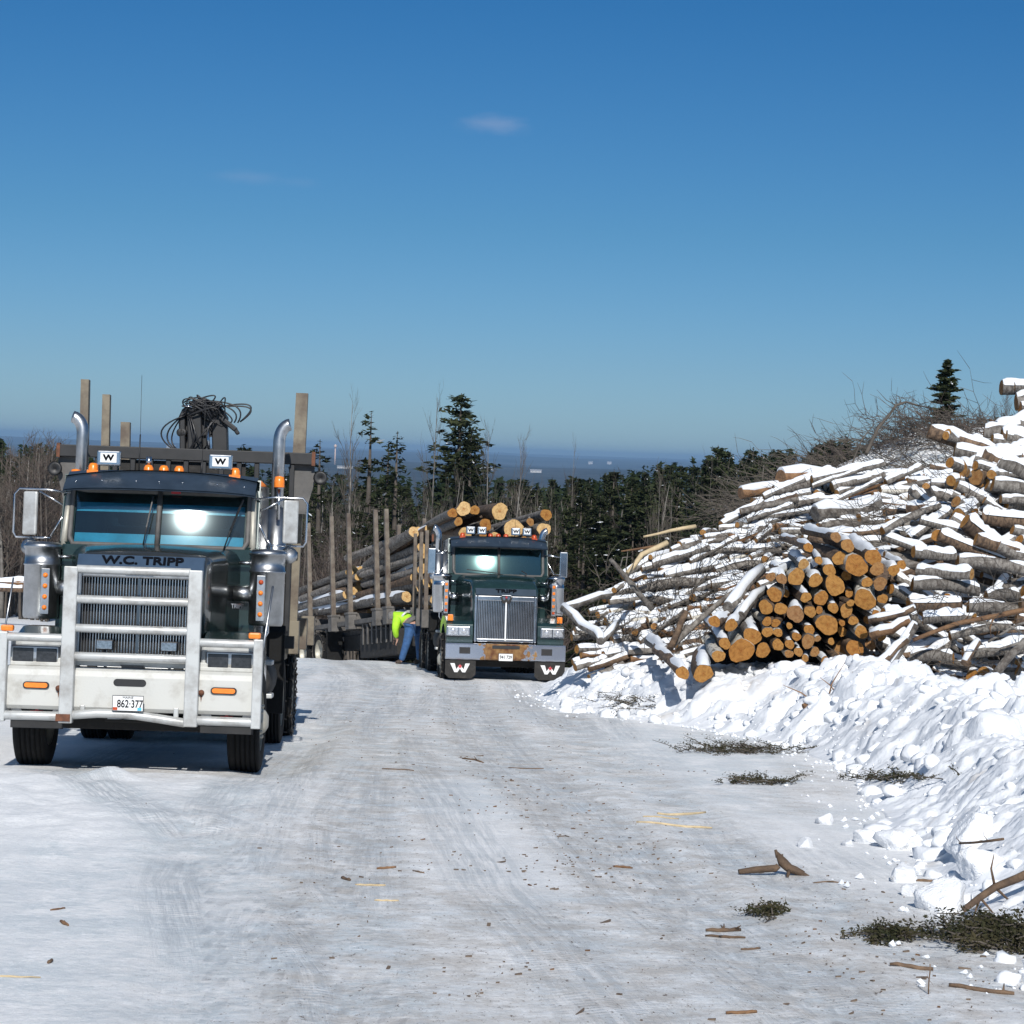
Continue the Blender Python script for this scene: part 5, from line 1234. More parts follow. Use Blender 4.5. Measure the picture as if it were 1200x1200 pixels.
# brown slash over the ridge, with snow showing through
m = MB()
for _ in range(420):
    xx = rt.uniform(4.6, 10.2); yy = rt.uniform(37.5, 47.5)
    if yy < 43.5 and rt.random() < .8: continue
    zz = gz(xx, yy)
    twigs(m, (xx, yy, zz+.06), 5, 1.1, .010, (.4, .3, .10), rt, .22, .22, dirv=(-.9, -.1, .12))
tag(m.build('slash_pile', 'twig', recalc=False), 'brown tangle of cut branches covering the snowy ridge at upper right', 'brush', kind='stuff')
m = MB()
for (cx, cy, n_, d_) in ((1050, 470, 26, 46.4), (1090, 488, 60, 46), (1130, 490, 50, 45.5), (1010, 515, 16, 45.5), (1165, 490, 40, 44.5), (970, 545, 5, 44.5), (1070, 500, 50, 45.8)):
    twigs(m, P(cx, cy+24, d_), int(n_*1.2), .75, .0085, (.8, .5, .16), rt, .45, .35, dirv=(-.5, 0, .35))
tag(m.build('brush_pile', 'twig_red', recalc=False), 'reddish brush heaped along the crest of the ridge against the sky', 'brush', kind='stuff')
# brush caught in the left heap
m = MB()
for (px, py, n_, L_, sx) in ((735, 690, 30, .7, .8), (800, 700, 55, .8, .6), (850, 670, 35, .7, .5), (880, 640, 25, .6, .4), (770, 740, 40, .7, .7), (905, 620, 18, .6, .4), (700, 740, 40, .6, .6), (830, 740, 35, .6, .5), (1085, 640, 14, .4, .25)):
    z_ = P(px, py, 38).z; twigs(m, P(px, py, 36.95+(z_+2.35)*.80), n_, L_, .0085, (sx, .15, .35), rt, .6, .3, dirv=(.3, 0, .2))
tag(m.build('brush_pile', 'twig', recalc=False), 'dark twiggy brush caught between the logs of the left heap', 'brush', kind='stuff')
m = MB()
for (px, py, n_) in ((1065, 790, 14), (1130, 785, 16), (1175, 700, 8), (1190, 770, 14), (1160, 720, 12), (1120, 700, 14), (1150, 610, 14), (1110, 590, 12), (1030, 600, 20)):
    twigs(m, P(px, py, 32.6 if py > 650 else 36), n_, .7, .008, (.4, .1, .15), rt, .5, .3)
tag(m.build('brush_pile', 'twig', recalc=False), 'thin dark twigs sticking out of the right hand log heap', 'brush', kind='stuff')

# single poles, broken sticks and bent limbs that stand out
def pole(pts, r0, r1, mt, label, cat='branch', name='branch', snow=False, sides=7, twg=0):
    m = MB(); pts = [Vector(p) for p in pts]; rs = [r0+(r1-r0)*i/(len(pts)-1) for i in range(len(pts))]
    # subdivide with a little wobble
    q = []; qr = []
    for i in range(len(pts)-1):
        for t in (0, .5): q.append(pts[i].lerp(pts[i+1], t)+(Vector((rt.gauss(0, r0*.25), 0, rt.gauss(0, r0*.25))) if t else Vector())); qr.append(rs[i]+(rs[i+1]-rs[i])*t)
    q.append(pts[-1]); qr.append(rs[-1]); m.tube(q, qr, sides)
    for _ in range(twg):
        i = rt.randrange(1, len(q)-1); e_ = Vector((rt.gauss(0, 1), rt.gauss(0, .3), rt.gauss(.2, .8))).normalized(); m.tube([q[i], q[i]+e_*r0*6, q[i]+e_*r0*11+Vector((rt.gauss(0, r0*2), 0, rt.gauss(0, r0*2)))], [qr[i]*.5, qr[i]*.3, qr[i]*.1], 4)
    o = m.build(name, mt, recalc=False)
    if snow:
        s_ = MB()
        s_.tube([q[i]+Vector((0, 0, qr[i]*.55)) for i in range(len(q))], [qr[i]*(.93+rt.uniform(-.05, .05))*(.8 if i in (0, len(q)-1) else 1) for i in range(len(q))], 10)
        s_.build('snow_cap', 'cap_snow', o, recalc=False)
    return tag(o, label, cat)
def W3(L): return [P(a, b, c) for a, b, c in L]
pole(W3([(715, 655, 37.0), (735, 678, 36.9), (765, 714, 36.7)]), .035, .055, 'bark_grey', 'grey bare pole leaning down across the middle of the left heap', twg=4)
pole(W3([(735, 672, 36.9), (752, 650, 37.2), (782, 636, 37.4)]), .04, .05, 'split_wood', 'pale split stick pointing up to the right from the left heap')
pole(W3([(754, 629, 37.9), (785, 622, 38.0), (815, 617, 38.2)]), .018, .04, 'split_wood', 'splintered pale stick jutting out left from the upper left heap')
pole(W3([(728, 646, 37.6), (770, 640, 37.8)]), .012, .028, 'bark_orange', 'thin orange broken stick sticking out left below the splintered stick')
pole(W3([(777, 764, 34.8), (810, 735, 35.0), (850, 700, 35.3), (872, 684, 35.5)]), .06, .03, 'bark_grey', 'long brown pole leaning up to the right at the foot of the left heap')
pole(W3([(785, 760, 34.6), (795, 738, 34.8), (804, 716, 34.9)]), .055, .05, 'bark_brown', 'short brown broken limb standing beside the long leaning pole')
pole(W3([(660, 712, 36.6), (682, 733, 36.2), (700, 742, 35.8), (704, 752, 35.6)]), .075, .07, 'bark_grey', 'bent snow covered log sliding down the left tip of the heap', cat='log', name='log', snow=True, sides=10)
pole(W3([(662, 712, 36.7), (690, 703, 37), (715, 698, 37.2)]), .06, .06, 'bark_grey', 'snow covered log meeting the bent log at the left tip of the heap', cat='log', name='log', snow=True, sides=10)
pole(W3([(706, 750, 35.8), (722, 730, 36.2)]), .06, .05, 'bark_grey', 'short snowy log standing beside the bent log at the left tip', cat='log', name='log', snow=True, sides=10)
pole(W3([(1035, 790, 32.5), (1055, 760, 32.6), (1072, 732, 32.7)]), .09, .07, 'bark_grey', 'snowy log leaning up to the right between the front stack and the right heap', cat='log', name='log', snow=True, sides=10)
pole(W3([(1018, 790, 32.3), (1040, 770, 32.4), (1062, 750, 32.6)]), .07, .06, 'bark_brown', 'lower snowy log leaning beside the front stack', cat='log', name='log', snow=True, sides=10)
pole(W3([(1130, 778, 32.4), (1146, 752, 32.6)]), .065, .06, 'bark_brown', 'short snowy log leaning against the bottom row of the right heap', cat='log', name='log', snow=True, sides=10)
pole(W3([(1070, 750, 32.3), (1120, 731, 32.4), (1165, 722, 32.5), (1215, 712, 32.6)]), .03, .045, 'bark_orange', 'long bare tan pole lying across the lower right heap', twg=3)
pole(W3([(1165, 792, 31.8), (1182, 770, 31.8), (1200, 752, 31.8), (1215, 745, 32)]), .07, .05, 'bark_grey', 'crooked grey limb at the right edge of the bottom row', twg=3)
pole(W3([(1158, 752, 32.1), (1190, 733, 32.2), (1215, 727, 32.2)]), .02, .02, 'bark_grey', 'thin twig arching above the crooked grey limb', twg=3)
pole(W3([(1018, 728, 33.0), (1045, 722, 32.9), (1072, 712, 32.8)]), .06, .05, 'bark_brown', 'curved dark slab at the right side of the front stack', snow=True)
pole(W3([(1020, 745, 32.9), (1045, 738, 32.8), (1066, 727, 32.8)]), .08, .06, 'bark_orange', 'thick curved limb under the dark slab beside the front stack', snow=True)
pole(W3([(853, 712, 34.3), (870, 690, 34.9), (892, 668, 35.8)]), .095, .085, 'bark_grey', 'thick snowy log slanting away on the left shoulder of the front stack', cat='log', name='log', snow=True, sides=12)
pole(W3([(868, 722, 34.2), (880, 705, 34.7), (896, 692, 35.4)]), .075, .07, 'bark_grey', 'snowy log slanting away below the thicker one on the left shoulder of the front stack', cat='log', name='log', snow=True, sides=12)
pole(W3([(915, 561, 41.5), (960, 562, 42.0), (985, 566, 42.3)]), .17, .16, 'bark_orange', 'thick snow topped log lying level at the crest of the left heap', cat='log', name='log', snow=True, sides=12)
pole(W3([(965, 572, 41.3), (1000, 578, 41.4), (1048, 587, 41.5)]), .085, .08, 'bark_birch', 'long white birch log with snow on the ridge right of the crest log', cat='log', name='log', snow=True, sides=10)
pole(W3([(955, 603, 39.5), (990, 600, 39.7), (1030, 590, 40)]), .15, .14, 'bark_grey', 'deeply snow covered log on the slope above the front stack', cat='log', name='log', snow=True, sides=12)
pole(W3([(1000, 625, 38.0), (1030, 621, 38.1), (1055, 617, 38.2)]), .05, .08, 'bark_brown', 'brown tapering log just above and right of the front stack', cat='log', name='log', snow=True, sides=9)
pole(W3([(868, 578, 41.3), (895, 574, 41.5), (920, 570, 41.7)]), .11, .11, 'bark_orange', 'snow covered log at the upper left edge of the left heap', cat='log', name='log', snow=True, sides=10)
pole(W3([(1015, 532, 43.4), (1030, 500, 44), (1050, 475, 44.2), (1062, 471, 44.3), (1090, 478, 44.5)]), .04, .012, 'twig', 'long curved bare limb arching over the ridge against the sky', twg=12)
pole(W3([(998, 545, 43), (1010, 515, 43.4), (1025, 497, 43.6)]), .02, .006, 'twig', 'thin bare twig rising left of the arching limb', twg=7)
pole(W3([(1160, 492, 38.3), (1180, 508, 37.8), (1200, 528, 37.2)]), .03, .045, 'bark_orange', 'broken orange stick leaning on the upper right bolts')
pole(W3([(941, 828, 29.5), (970, 821, 29.6), (1003, 819, 29.7), (1026, 812, 29.9)]), .04, .022, 'bark_orange', 'reddish brown branch lying on the snow bank below the front stack', twg=8)

# ------------------------------------------------------------------ loads
def truck_load():
    rr = random.Random(8)
    A = [(203, 208, 38, 0), (290, 175, 55, 2), (375, 185, 38, 1), (248, 275, 33, 1), (300, 365, 48, 2), (462, 298, 46, 0), (440, 378, 28, 0), (570, 195, 64, 3), (680, 328, 73, 4), (810, 278, 30, 0), (934, 222, 45, 0), (915, 335, 52, 3), (230, 430, 26, 1), (290, 440, 28, 1), (348, 438, 28, 0), (410, 430, 20, 0), (470, 432, 20, 1), (530, 385, 30, 2), (560, 430, 25, 1), (620, 430, 25, 1), (870, 470, 24, 0), (915, 480, 20, 0), (760, 420, 30, 1), (700, 440, 22, 2), (820, 420, 28, 1)]
    for i, (cx, cy, cr, wd) in enumerate(A):
        px = 500+cx*180/1200; py = 570+cy*180/1200; d = 49.9+rr.uniform(-.25, .25)
        r = cr*.15/FPX*d; yaw = pi/2+R(6.5)+rr.gauss(0, .03)+(.10 if cx > 400 else .03); tilt = -R(3.4)+rr.gauss(-.01, .02)-(.03 if cy < 330 else 0)
        L = rr.uniform(4.4, 5.2); u = Vector((cos(yaw)*cos(tilt), sin(yaw)*cos(tilt), sin(tilt)))
        log(('t', i % 3) if wd >= 2 else ('to', i % 2), P(px, py, d)+u*L/2, r, L, yaw, tilt, roll=rr.uniform(0, 6), snow=False, heap='load', layer=0)
truck_load()

TX, TY = -1.45, 54.6; TYAW = R(23)
def trailer():
    t = empty('log_trailer', (TX, TY, -.06*TY-.02), (R(-7.5), 0, TYAW)); tag(t, 'grey log trailer with rusty stakes standing behind the chrome grille truck', 'trailer')
    m = MB()
    for s in (-1, 1): m.box(s*.45-.05, s*.45+.05, 0, 9.8, .9, 1.2); m.box(s*1.20-.04, s*1.20+.04, .2, 9.8, 1.10, 1.22)
    for k in range(9): m.box(-1.16, 1.16, .5+k*1.1, .58+k*1.1, 1.0, 1.1)
    for k in range(7): m.box(-1.19, -1.16, .8+k*.35, .9+k*.35, .55, 1.08)
    m.build('frame', 'bunk', t, .01)
    m = MB(); m.box(-1.1, 1.1, .6, 3.4, .22, .9); m.box(-.6, .6, 3.4, 6.2, .5, .9); m.build('underbody', 'grime_black', t, .02)
    for s in (-1, 1):
        for yy in (6.6, 8.0): wheel(t, s*1.06, yy, .52, s, .27, dual=True, chains=(yy == 6.6), nm='wheel')
        m = MB(); m.box(min(s*.8, s*1.24), max(s*.8, s*1.24), 5.72, 5.76, .25, 1.0); m.build('mud_flap', 'rubber', t)
    for k, yy in enumerate((.7, 1.5, 3.6, 5.0, 7.0, 8.9)):
        m = MB(); m.box(-1.28, 1.28, yy-.08, yy+.08, 1.22, 1.40); b = m.build('bunk', 'bunk', t, .01)
        for s in (-1, 1):
            m = MB(); h = (2.75, 2.8, 2.9, 2.95, 2.95, 2.8)[k]; w_ = .058
            m.box(-w_, w_, -.05, .05, 0, 1)
            for i_, v in enumerate(m.v): m.v[i_] = (s*(1.28+.04*v[2])+v[0]*(1.1-.25*v[2]), yy+v[1], 1.1+(h)*v[2])
            m.build('stake', 'stake', b, .01)
            m = MB(); m.box(s*1.28-.11, s*1.28+.11, yy-.15, yy+.15, .98, 1.40); m.box(s*1.28-.13, s*1.28+.13, yy-.17, yy+.17, 1.36, 1.42); m.build('stake_pocket', 'bunk', b, .012)
    m = MB(); m.grid(lambda u, v: (-1.25+.5*u, .0+.9*v, 1.24+.10*sin(pi*u)*sin(pi*v)), 8, 8); m.build('frozen_snow', 'cap_snow', t, recalc=False)
    rr = random.Random(17)
    R3 = Matrix.Rotation(TYAW, 3, 'Z') @ Matrix.Rotation(R(-7.5), 3, 'X')
    n = 0
    for row in range(8):
        z = 1.50+row*.235
        for col in range(9 if row < 7 else 6):
            if col > 3 and row < 7: continue          # hidden in the middle of the load
            x_ = -1.10+col*.275+(.12 if row % 2 else 0)
            if x_ > 1.15: continue
            for (ya, yb) in (((.1, 4.6), (4.9, 9.4)) if row < 7 else ((.1, 4.8),)):
                if row >= 6 and ya > 3 and rr.random() < .5: continue
                L = yb-ya+rr.uniform(-.4, .3); r = rr.uniform(.10, .145)
                yc_ = (ya+yb)/2-.9+rr.uniform(-.5, .5); dn = row*.245*.058
                p = R3 @ Vector((x_+rr.uniform(-.05, .05), yc_, z+.06-dn*yc_+rr.uniform(-.06, .06)))+Vector((TX, TY, -.06*TY))
                kk = ('t', rr.choice([0, 1, 2]))
                log(kk, p, r, L, pi/2+TYAW+rr.gauss(0, .035), -R(7.5)*cos(TYAW)-math.atan(dn)+rr.gauss(0, .03), roll=rr.uniform(0, 6), snow=(rr.random() < .3), heap='trailer', layer=row, flat=.95)
                n += 1
trailer()

# ------------------------------------------------------------------ the worker bending beside the truck
def skin(name, V, E, Rr, matn, parent=None, sub=2, root=0):
    me = bpy.data.meshes.new(name); me.from_pydata([Vector(v) for v in V], E, []); o = bpy.data.objects.new(name, me); COL.objects.link(o)
    sk = o.modifiers.new('skin', 'SKIN'); ss = o.modifiers.new('sub', 'SUBSURF'); ss.levels = sub; ss.render_levels = sub
    if not me.skin_vertices: me.skin_vertices.new() if hasattr(me.skin_vertices, 'new') else None
    for i, v in enumerate(me.skin_vertices[0].data):
        r = Rr[i]; v.radius = r if isinstance(r, tuple) else (r, r); v.use_root = (i == root)
    dg = bpy.context.evaluated_depsgraph_get(); m2 = bpy.data.meshes.new_from_object(o.evaluated_get(dg)); bpy.data.objects.remove(o); bpy.data.meshes.remove(me)
    m2.name = name; m2.materials.clear(); m2.materials.append(M[matn]); m2.polygons.foreach_set('use_smooth', [True]*len(m2.polygons)); m2.update()
    return link(name, m2, parent)
def worker():
    wp = P(478, 789, 52.5); wz = gz(wp.x, wp.y)
    root = Vector((wp.x, wp.y, wz))
    J = dict(pel=(.10, 0, .92), wst=(.0, .06, 1.03), chs=(-.20, .18, 1.16), nck=(-.36, .28, 1.16), hd=(-.43, .33, 1.10), hd2=(-.50, .38, 1.04),
             lh=(.02, -.10, .86), lk=(-.06, -.16, .47), la=(-.17, -.10, .09), lt=(-.30, -.16, .05), rh=(.20, .06, .86), rk=(.24, .10, .47), ra=(.26, .16, .09), rt=(.12, .10, .05),
             ls=(-.30, .03, 1.10), le=(-.34, -.02, .84), lw=(-.30, .12, .62), lf=(-.29, .15, .54), rs=(-.22, .36, 1.08), re=(-.32, .44, .84), rw=(-.36, .40, .62), rf=(-.37, .39, .54))
    ks = list(J); V = [J[k] for k in ks]; ix = {k: i for i, k in enumerate(ks)}
    E = [(ix[a], ix[b]) for a, b in (('pel', 'wst'), ('wst', 'chs'), ('chs', 'nck'), ('nck', 'hd'), ('hd', 'hd2'), ('pel', 'lh'), ('lh', 'lk'), ('lk', 'la'), ('la', 'lt'), ('pel', 'rh'), ('rh', 'rk'), ('rk', 'ra'), ('ra', 'rt'), ('chs', 'ls'), ('ls', 'le'), ('le', 'lw'), ('lw', 'lf'), ('chs', 'rs'), ('rs', 're'), ('re', 'rw'), ('rw', 'rf'))]
    rad = dict(pel=.13, wst=.13, chs=.145, nck=.06, hd=.10, hd2=.07, lh=.10, lk=.065, la=.045, lt=.04, rh=.10, rk=.065, ra=.045, rt=.04, ls=.07, le=.05, lw=.035, lf=.03, rs=.07, re=.05, rw=.035, rf=.03)
    per = skin('person', V, E, [rad[k] for k in ks], 'skin'); per.location = root
    tag(per, 'person bending forward beside the truck wheels in a yellow-green safety jacket and blue jeans', 'person')
    def sub(keys, ed, rr_, nm, mt_): 
        i2 = {k: i for i, k in enumerate(keys)}; return skin(nm, [J[k] for k in keys], [(i2[a], i2[b]) for a, b in ed], rr_, mt_, per)
    sub(['wst', 'chs', 'ls', 'le', 'lw', 'rs', 're', 'rw', 'nck'], [('wst', 'chs'), ('chs', 'nck'), ('chs', 'ls'), ('ls', 'le'), ('le', 'lw'), ('chs', 'rs'), ('rs', 're'), ('re', 'rw')], [.20, .215, .12, .085, .06, .12, .085, .06, .11], 'jacket', 'hivis')
    sub(['pel', 'lh', 'lk', 'la', 'rh', 'rk', 'ra'], [('pel', 'lh'), ('lh', 'lk'), ('lk', 'la'), ('pel', 'rh'), ('rh', 'rk'), ('rk', 'ra')], [.16, .13, .095, .075, .13, .095, .075], 'jeans', 'denim')
    m = MB(); a = Vector(J['wst']); b = Vector(J['pel']); m.tube([a.lerp(b, -.1), a.lerp(b, .25), a.lerp(b, .6)], [.185, .19, .175], 14); m.build('shirt_hem', 'grey_cloth', per)
    m = MB(); a = Vector(J['wst']); b = Vector(J['chs']); m.tube([a.lerp(b, .45), a.lerp(b, .62)], [.212, .216], 16, caps=False); m.build('reflective_band', 'alu', per)
    for k, t in (('la', 'lt'), ('ra', 'rt')): skin('boot', [J[k], ((J[k][0]+J[t][0])/2, (J[k][1]+J[t][1])/2, .06), J[t]], [(0, 1), (1, 2)], [.07, .06, .05], 'boot', per)
    m = MB(); c = Vector(J['hd']); m.lathe([(0, .13), (.07, .11), (.105, .05), (.115, -.02), (.10, -.06)], c+Vector((0, 0, .01)), (-.2, .1, .9), 14); m.build('hair', 'hair', per)
    # hands with fingers
    for nm, s in (('lf', -1), ('rf', 1)):
        c = Vector(J[nm]); m = MB(); dv = Vector((-.3, .05*s, -.9)).normalized(); sd_ = Vector((0, 1, 0))
        m.obox(c, dv*.045, sd_*.04, Vector((.014, 0, 0)))
        for k in range(4): q = c+dv*.045+sd_*(-.03+.02*k); m.tube([q, q+dv*.04, q+dv*.06+Vector((.02, 0, -.005))], [.010, .009, .007], 6)
        q = c+sd_*.04*-s; m.tube([q, q+dv*.03-sd_*.02*s, q+dv*.06-sd_*.02*s], [.012, .010, .008], 6)
        m.build('hand', 'skin', per)
worker()
# ------------------------------------------------------------------ trees
def quad_cloud(C, size, rr, flat=.5, mi=None):
    """small leaf-sized faces at the given centres"""
    C = np.asarray(C); n = len(C); rg = np.random.default_rng(rr)
    a = rg.normal(size=(n, 3)); a[:, 2] *= flat; a /= np.linalg.norm(a, axis=1)[:, None]
    b = rg.normal(size=(n, 3)); b -= (b*a).sum(1)[:, None]*a; b /= np.linalg.norm(b, axis=1)[:, None]
    s = (size*rg.uniform(.5, 1.3, n))[:, None]; a = a*s; b = b*s*rg.uniform(.25, .5, n)[:, None]
    V = np.stack([C-a, C-b*.9, C+a, C+b*.9], 1).reshape(-1, 3); F = np.arange(4*n).reshape(n, 4); return V, F
def conifer(h, w_, seed, kind='spruce', dens=1.0, leaf=.13, snow=.004):
    rr = random.Random(seed); cl = []; mt = MB(); lean = rr.uniform(-.01, .01)*h
    mt.tube([(0, 0, -.5), (lean*.3, 0, h*.35), (lean*.7, 0, h*.7), (lean, 0, h*.99)], [h*.014+.03, h*.011+.02, h*.006+.01, .008], 7)
    z = h*(.06 if kind == 'spruce' else .25 if kind == 'pine' else .12); sc_ = []
    while z < h*.985:
        t = z/h
        if kind == 'spruce': Lm = w_*(1-t)**.85*(.75+.25*sin(t*9+seed))
        elif kind == 'pine': Lm = w_*(.35+.9*t*(1-t)*2.2)*(1-t)**.35
        else: Lm = w_*(.5+.6*sin(t*3))*(1-t)**.6
        nb = rr.randint(4, 7) if kind == 'spruce' else rr.randint(3, 5)
        a0 = rr.uniform(0, 6.28)
        for k in range(nb):
            if kind != 'spruce' and rr.random() < .25: continue
            a = a0+6.28*k/nb+rr.uniform(-.4, .4); L = Lm*rr.uniform(.55, 1.15)+.05
            up = (.25 if kind == 'pine' else -.12+.45*t)+rr.uniform(-.12, .12)
            zj = min(h*.97, max(.3, z+rr.gauss(0, .022)*h)); L *= rr.choice((1, 1, .8, 1.15, 1.3, .6)) if kind == 'spruce' else 1; d = Vector((cos(a), sin(a), up)); p0 = Vector((lean*t, 0, zj))
            if L > .5: mt.tube([p0, p0+d*L*.5, p0+d*L*.95+Vector((0, 0, .06*L if kind != 'pine' else .15*L))], [.012+.008*L, .010, .004], 3, 0, False, False)
            n = int((5+L*16)*dens)
            for i in range(n):
                f = (i+rr.random())/n; f = .15+.85*f if kind == 'spruce' else .45+.55*f
                sp = (.10+.24*L*(1-f*.55)) if kind == 'spruce' else .22
                side = rr.uniform(-1, 1)*sp; q = p0+d*L*f+Vector((-sin(a)*side, cos(a)*side, -abs(side)*.22+rr.gauss(0, .04)-.05*L*f*(1-f)+(.15*L*f*f if kind == 'pine' else .06*L*f*f)))
                cl.append(q); sc_.append(rr.random())
        z += h*.030*(1.1-.5*t)*(1 if kind == 'spruce' else 1.5)+.05
    for _ in range(6): cl.append(Vector((lean, 0, h*rr.uniform(.95, 1.0)))); sc_.append(.9)
    C = np.array([tuple(c) for c in cl]); V, F = quad_cloud(C, leaf, seed, .45)
    sc_ = np.array(sc_); mi = np.where(sc_ < .30, 1, 0); mi = np.where(sc_ > 1-snow, 2, mi)
    return mt.mesh('trunk', 'trunk'), np_mesh('crown', V, F, ['needles', 'needles_lt', 'cap_snow'], False, mi)
def bare(h, seed, spread=.35, levels=4, r0=None, mt_='twig', trunk='pale_trunk', stems=1):
    rr = random.Random(seed); tm = MB(); cm = MB()
    def grow(p, d, L, r, lv):
        k = 3; pts = [p]; q = p.copy(); dd = d.copy()
        for i in range(k):
            dd = (dd+Vector((rr.gauss(0, .10), rr.gauss(0, .10), .06))).normalized(); q = q+dd*L/k; pts.append(q.copy())
        cm.tube(pts, [r, r*.85, r*.7, r*.5], 3, 0, False, False)
        if lv > 0:
            for j in range(rr.randint(2, 4)):
                i = rr.randint(1, k); a = Vector((rr.gauss(0, 1), rr.gauss(0, 1), rr.gauss(.3, .4))).normalized()
                grow(pts[i], (dd+a*rr.uniform(.4, .9)*spread*2.2).normalized(), L*rr.uniform(.45, .75), r*.55, lv-1)
    for s in range(stems):
        px_ = rr.uniform(-.5, .5)*(stems > 1); py_ = rr.uniform(-.5, .5)*(stems > 1); hh = h*rr.uniform(.7, 1) if stems > 1 else h
        r = r0 or .012*hh+.01; pts = []; n = 7; lx, ly = rr.uniform(-.05, .05)*hh, rr.uniform(-.05, .05)*hh
        for i in range(n+1): t = i/n; pts.append(Vector((px_+lx*t*t+rr.gauss(0, .006)*hh*(i > 0), py_+ly*t*t, -.4+(hh+.4)*t)))
        tm.tube(pts, [r*(1-.95*i/n)+.003 for i in range(n+1)], 6)
        nb = int(hh*1.7)+4
        for _ in range(nb):
            t = rr.uniform(.3, .97); i = min(n-1, int(t*n)); p = pts[i].lerp(pts[i+1], t*n-i); a = rr.uniform(0, 6.28)
            grow(p, Vector((cos(a)*spread*1.6, sin(a)*spread*1.6, 1)).normalized(), hh*.20*(1.25-t)+.15, r*.32*(1.1-t)+.006, levels-2)
    return tm.mesh('trunk', trunk), cm.mesh('crown', mt_)
PROT = {}
def prot(key, me2): PROT[key] = me2
for i in range(4): prot(('spruce', i), conifer(10, 2.1+.25*i, 10+i, 'spruce', 1.9, .115, snow=.008))
for i in range(4): prot(('pine', i), conifer(10, 1.9+.2*i, 20+i, 'pine', 2.6, .12, snow=.012))
for i in range(3): prot(('thin', i), conifer(10, 1.1, 30+i, 'thin', 1.6, .11, snow=.010))
for i in range(4): prot(('bare', i), bare(10, 40+i, .38, 4))
for i in range(2): prot(('pole', i), bare(10, 50+i, .30, 4, r0=.055))
prot(('spruce', 4), conifer(10, 3.0, 77, 'spruce', 3.0, .22))
for i in range(3): prot(('shrub', i), bare(5, 60+i, .45, 4, r0=.03, mt_='twig_red', trunk='twig', stems=5))
lt = {'spruce': ('dark_spruce', 'spruce tree'), 'pine': ('pine_tree', 'pine tree'), 'thin': ('thin_fir', 'fir tree'), 'bare': ('bare_tree', 'bare tree'), 'pole': ('bare_sapling', 'sapling'), 'shrub': ('bare_shrub', 'shrub')}
TREES = []
def tree(kind, i, x, y, h, rot=0, label=None, group=None, wide=1., z=None):
    t, c = PROT[(kind, i)]; base_h = 5 if kind == 'shrub' else 10
    o = empty(lt[kind][0], (x, y, (float(base(np.array([x]), np.array([y]))[0]) if z is None else z)), (0, 0, rot)); s = h/base_h; o.scale = (s*wide, s*wide, s)
    link('trunk', t, o); link('crown', c, o)
    tag(o, label, lt[kind][1], group); TREES.append(o); return o
rf = random.Random(99)
def top_h(x, y, px, py):      # height a tree needs for its tip to reach the given picture height
    return P(px, py, y).z - float(base(np.array([x]), np.array([y]))[0])
def T_(kind, i, px, py, d, label, wide=1., group=None):
    p = P(px, py, d); q = P(px, 690, d); h = top_h(p.x, d, px, py)
    return tree(kind, i, P(px-6, 690, d).x, d, h, rf.uniform(0, 6), label, group, wide)
T_('spruce', 3, 537, 457, 86, 'tall dark pointed spruce rising above the woods behind the loaded logs', 1.45)
T_('spruce', 2, 552, 505, 84, 'shorter bushy spruce leaning against the tall pointed spruce', 1.1)
T_('thin', 0, 434, 481, 84, 'thin ragged fir tree standing left of the tall spruce, taller of two', 1.3)
T_('thin', 1, 466, 502, 85, 'thin ragged fir tree between the tall spruce and the taller thin fir', 1.2)
T_('thin', 2, 455, 515, 87, 'short ragged fir tree tucked between the two thin firs', 1.2)
T_('bare', 0, 508, 466, 82, 'slim bare tree with upright twigs just left of the tall spruce', .5)
T_('bare', 1, 413, 474, 83, 'bare tree with a pale trunk left of the thin ragged firs', .6)
T_('bare', 2, 574, 505, 80, 'bare branching tree just right of the tall spruce', .55)
T_('bare', 3, 606, 518, 78, 'bare branching tree above the right part of the loaded logs', .55)
T_('thin', 1, 378, 512, 88, 'ragged fir tree partly behind the tan stake of the front truck', 1.3)
T_('pine', 0, 288, 520, 110, 'pine tip showing above the headboard of the front truck right of the loader', 1.)
T_('bare', 1, 672, 528, 90, 'single slender bare tree standing above the woods right of the chrome grille truck', .35)
T_('spruce', 3, 840, 518, 92, 'dark pointed spruce standing above the woods left of the left heap crest', .95)
T_('spruce', 4, 1110, 420, 47.2, 'small dark pointed evergreen on the ridge behind the upper right heap', .80)
TREES[-1].location.z = P(1110, 520, 47.2).z; TREES[-1].location.x = P(1107, 500, 47.2).x; s_ = (P(1110, 420, 47.2).z-TREES[-1].location.z)/10; TREES[-1].scale = (s_*1.45, s_*1.6, s_)
for k, (px, py, d, w_) in enumerate(((1150, 470, 46.5, .8), (1180, 452, 46, .8), (1208, 440, 45.5, .9), (1165, 462, 47.5, .7), (1062, 500, 46, .8), (1195, 462, 47, .8))):
    p = P(px, py, d); o = tree('shrub', k % 3, p.x, d, 1, k*1.1, ('bare reddish shrub on the ridge %s' % ('just right of the small evergreen', 'second right of the small evergreen', 'at the right edge of the picture', 'low between the first two shrubs', 'left of the small evergreen', 'behind the shrubs near the right edge')[k]), 'bare shrubs on the ridge', z=P(px, 520, d).z)
    s_ = (p.z-o.location.z)/5; o.scale = (s_*.75, s_*.75, s_)
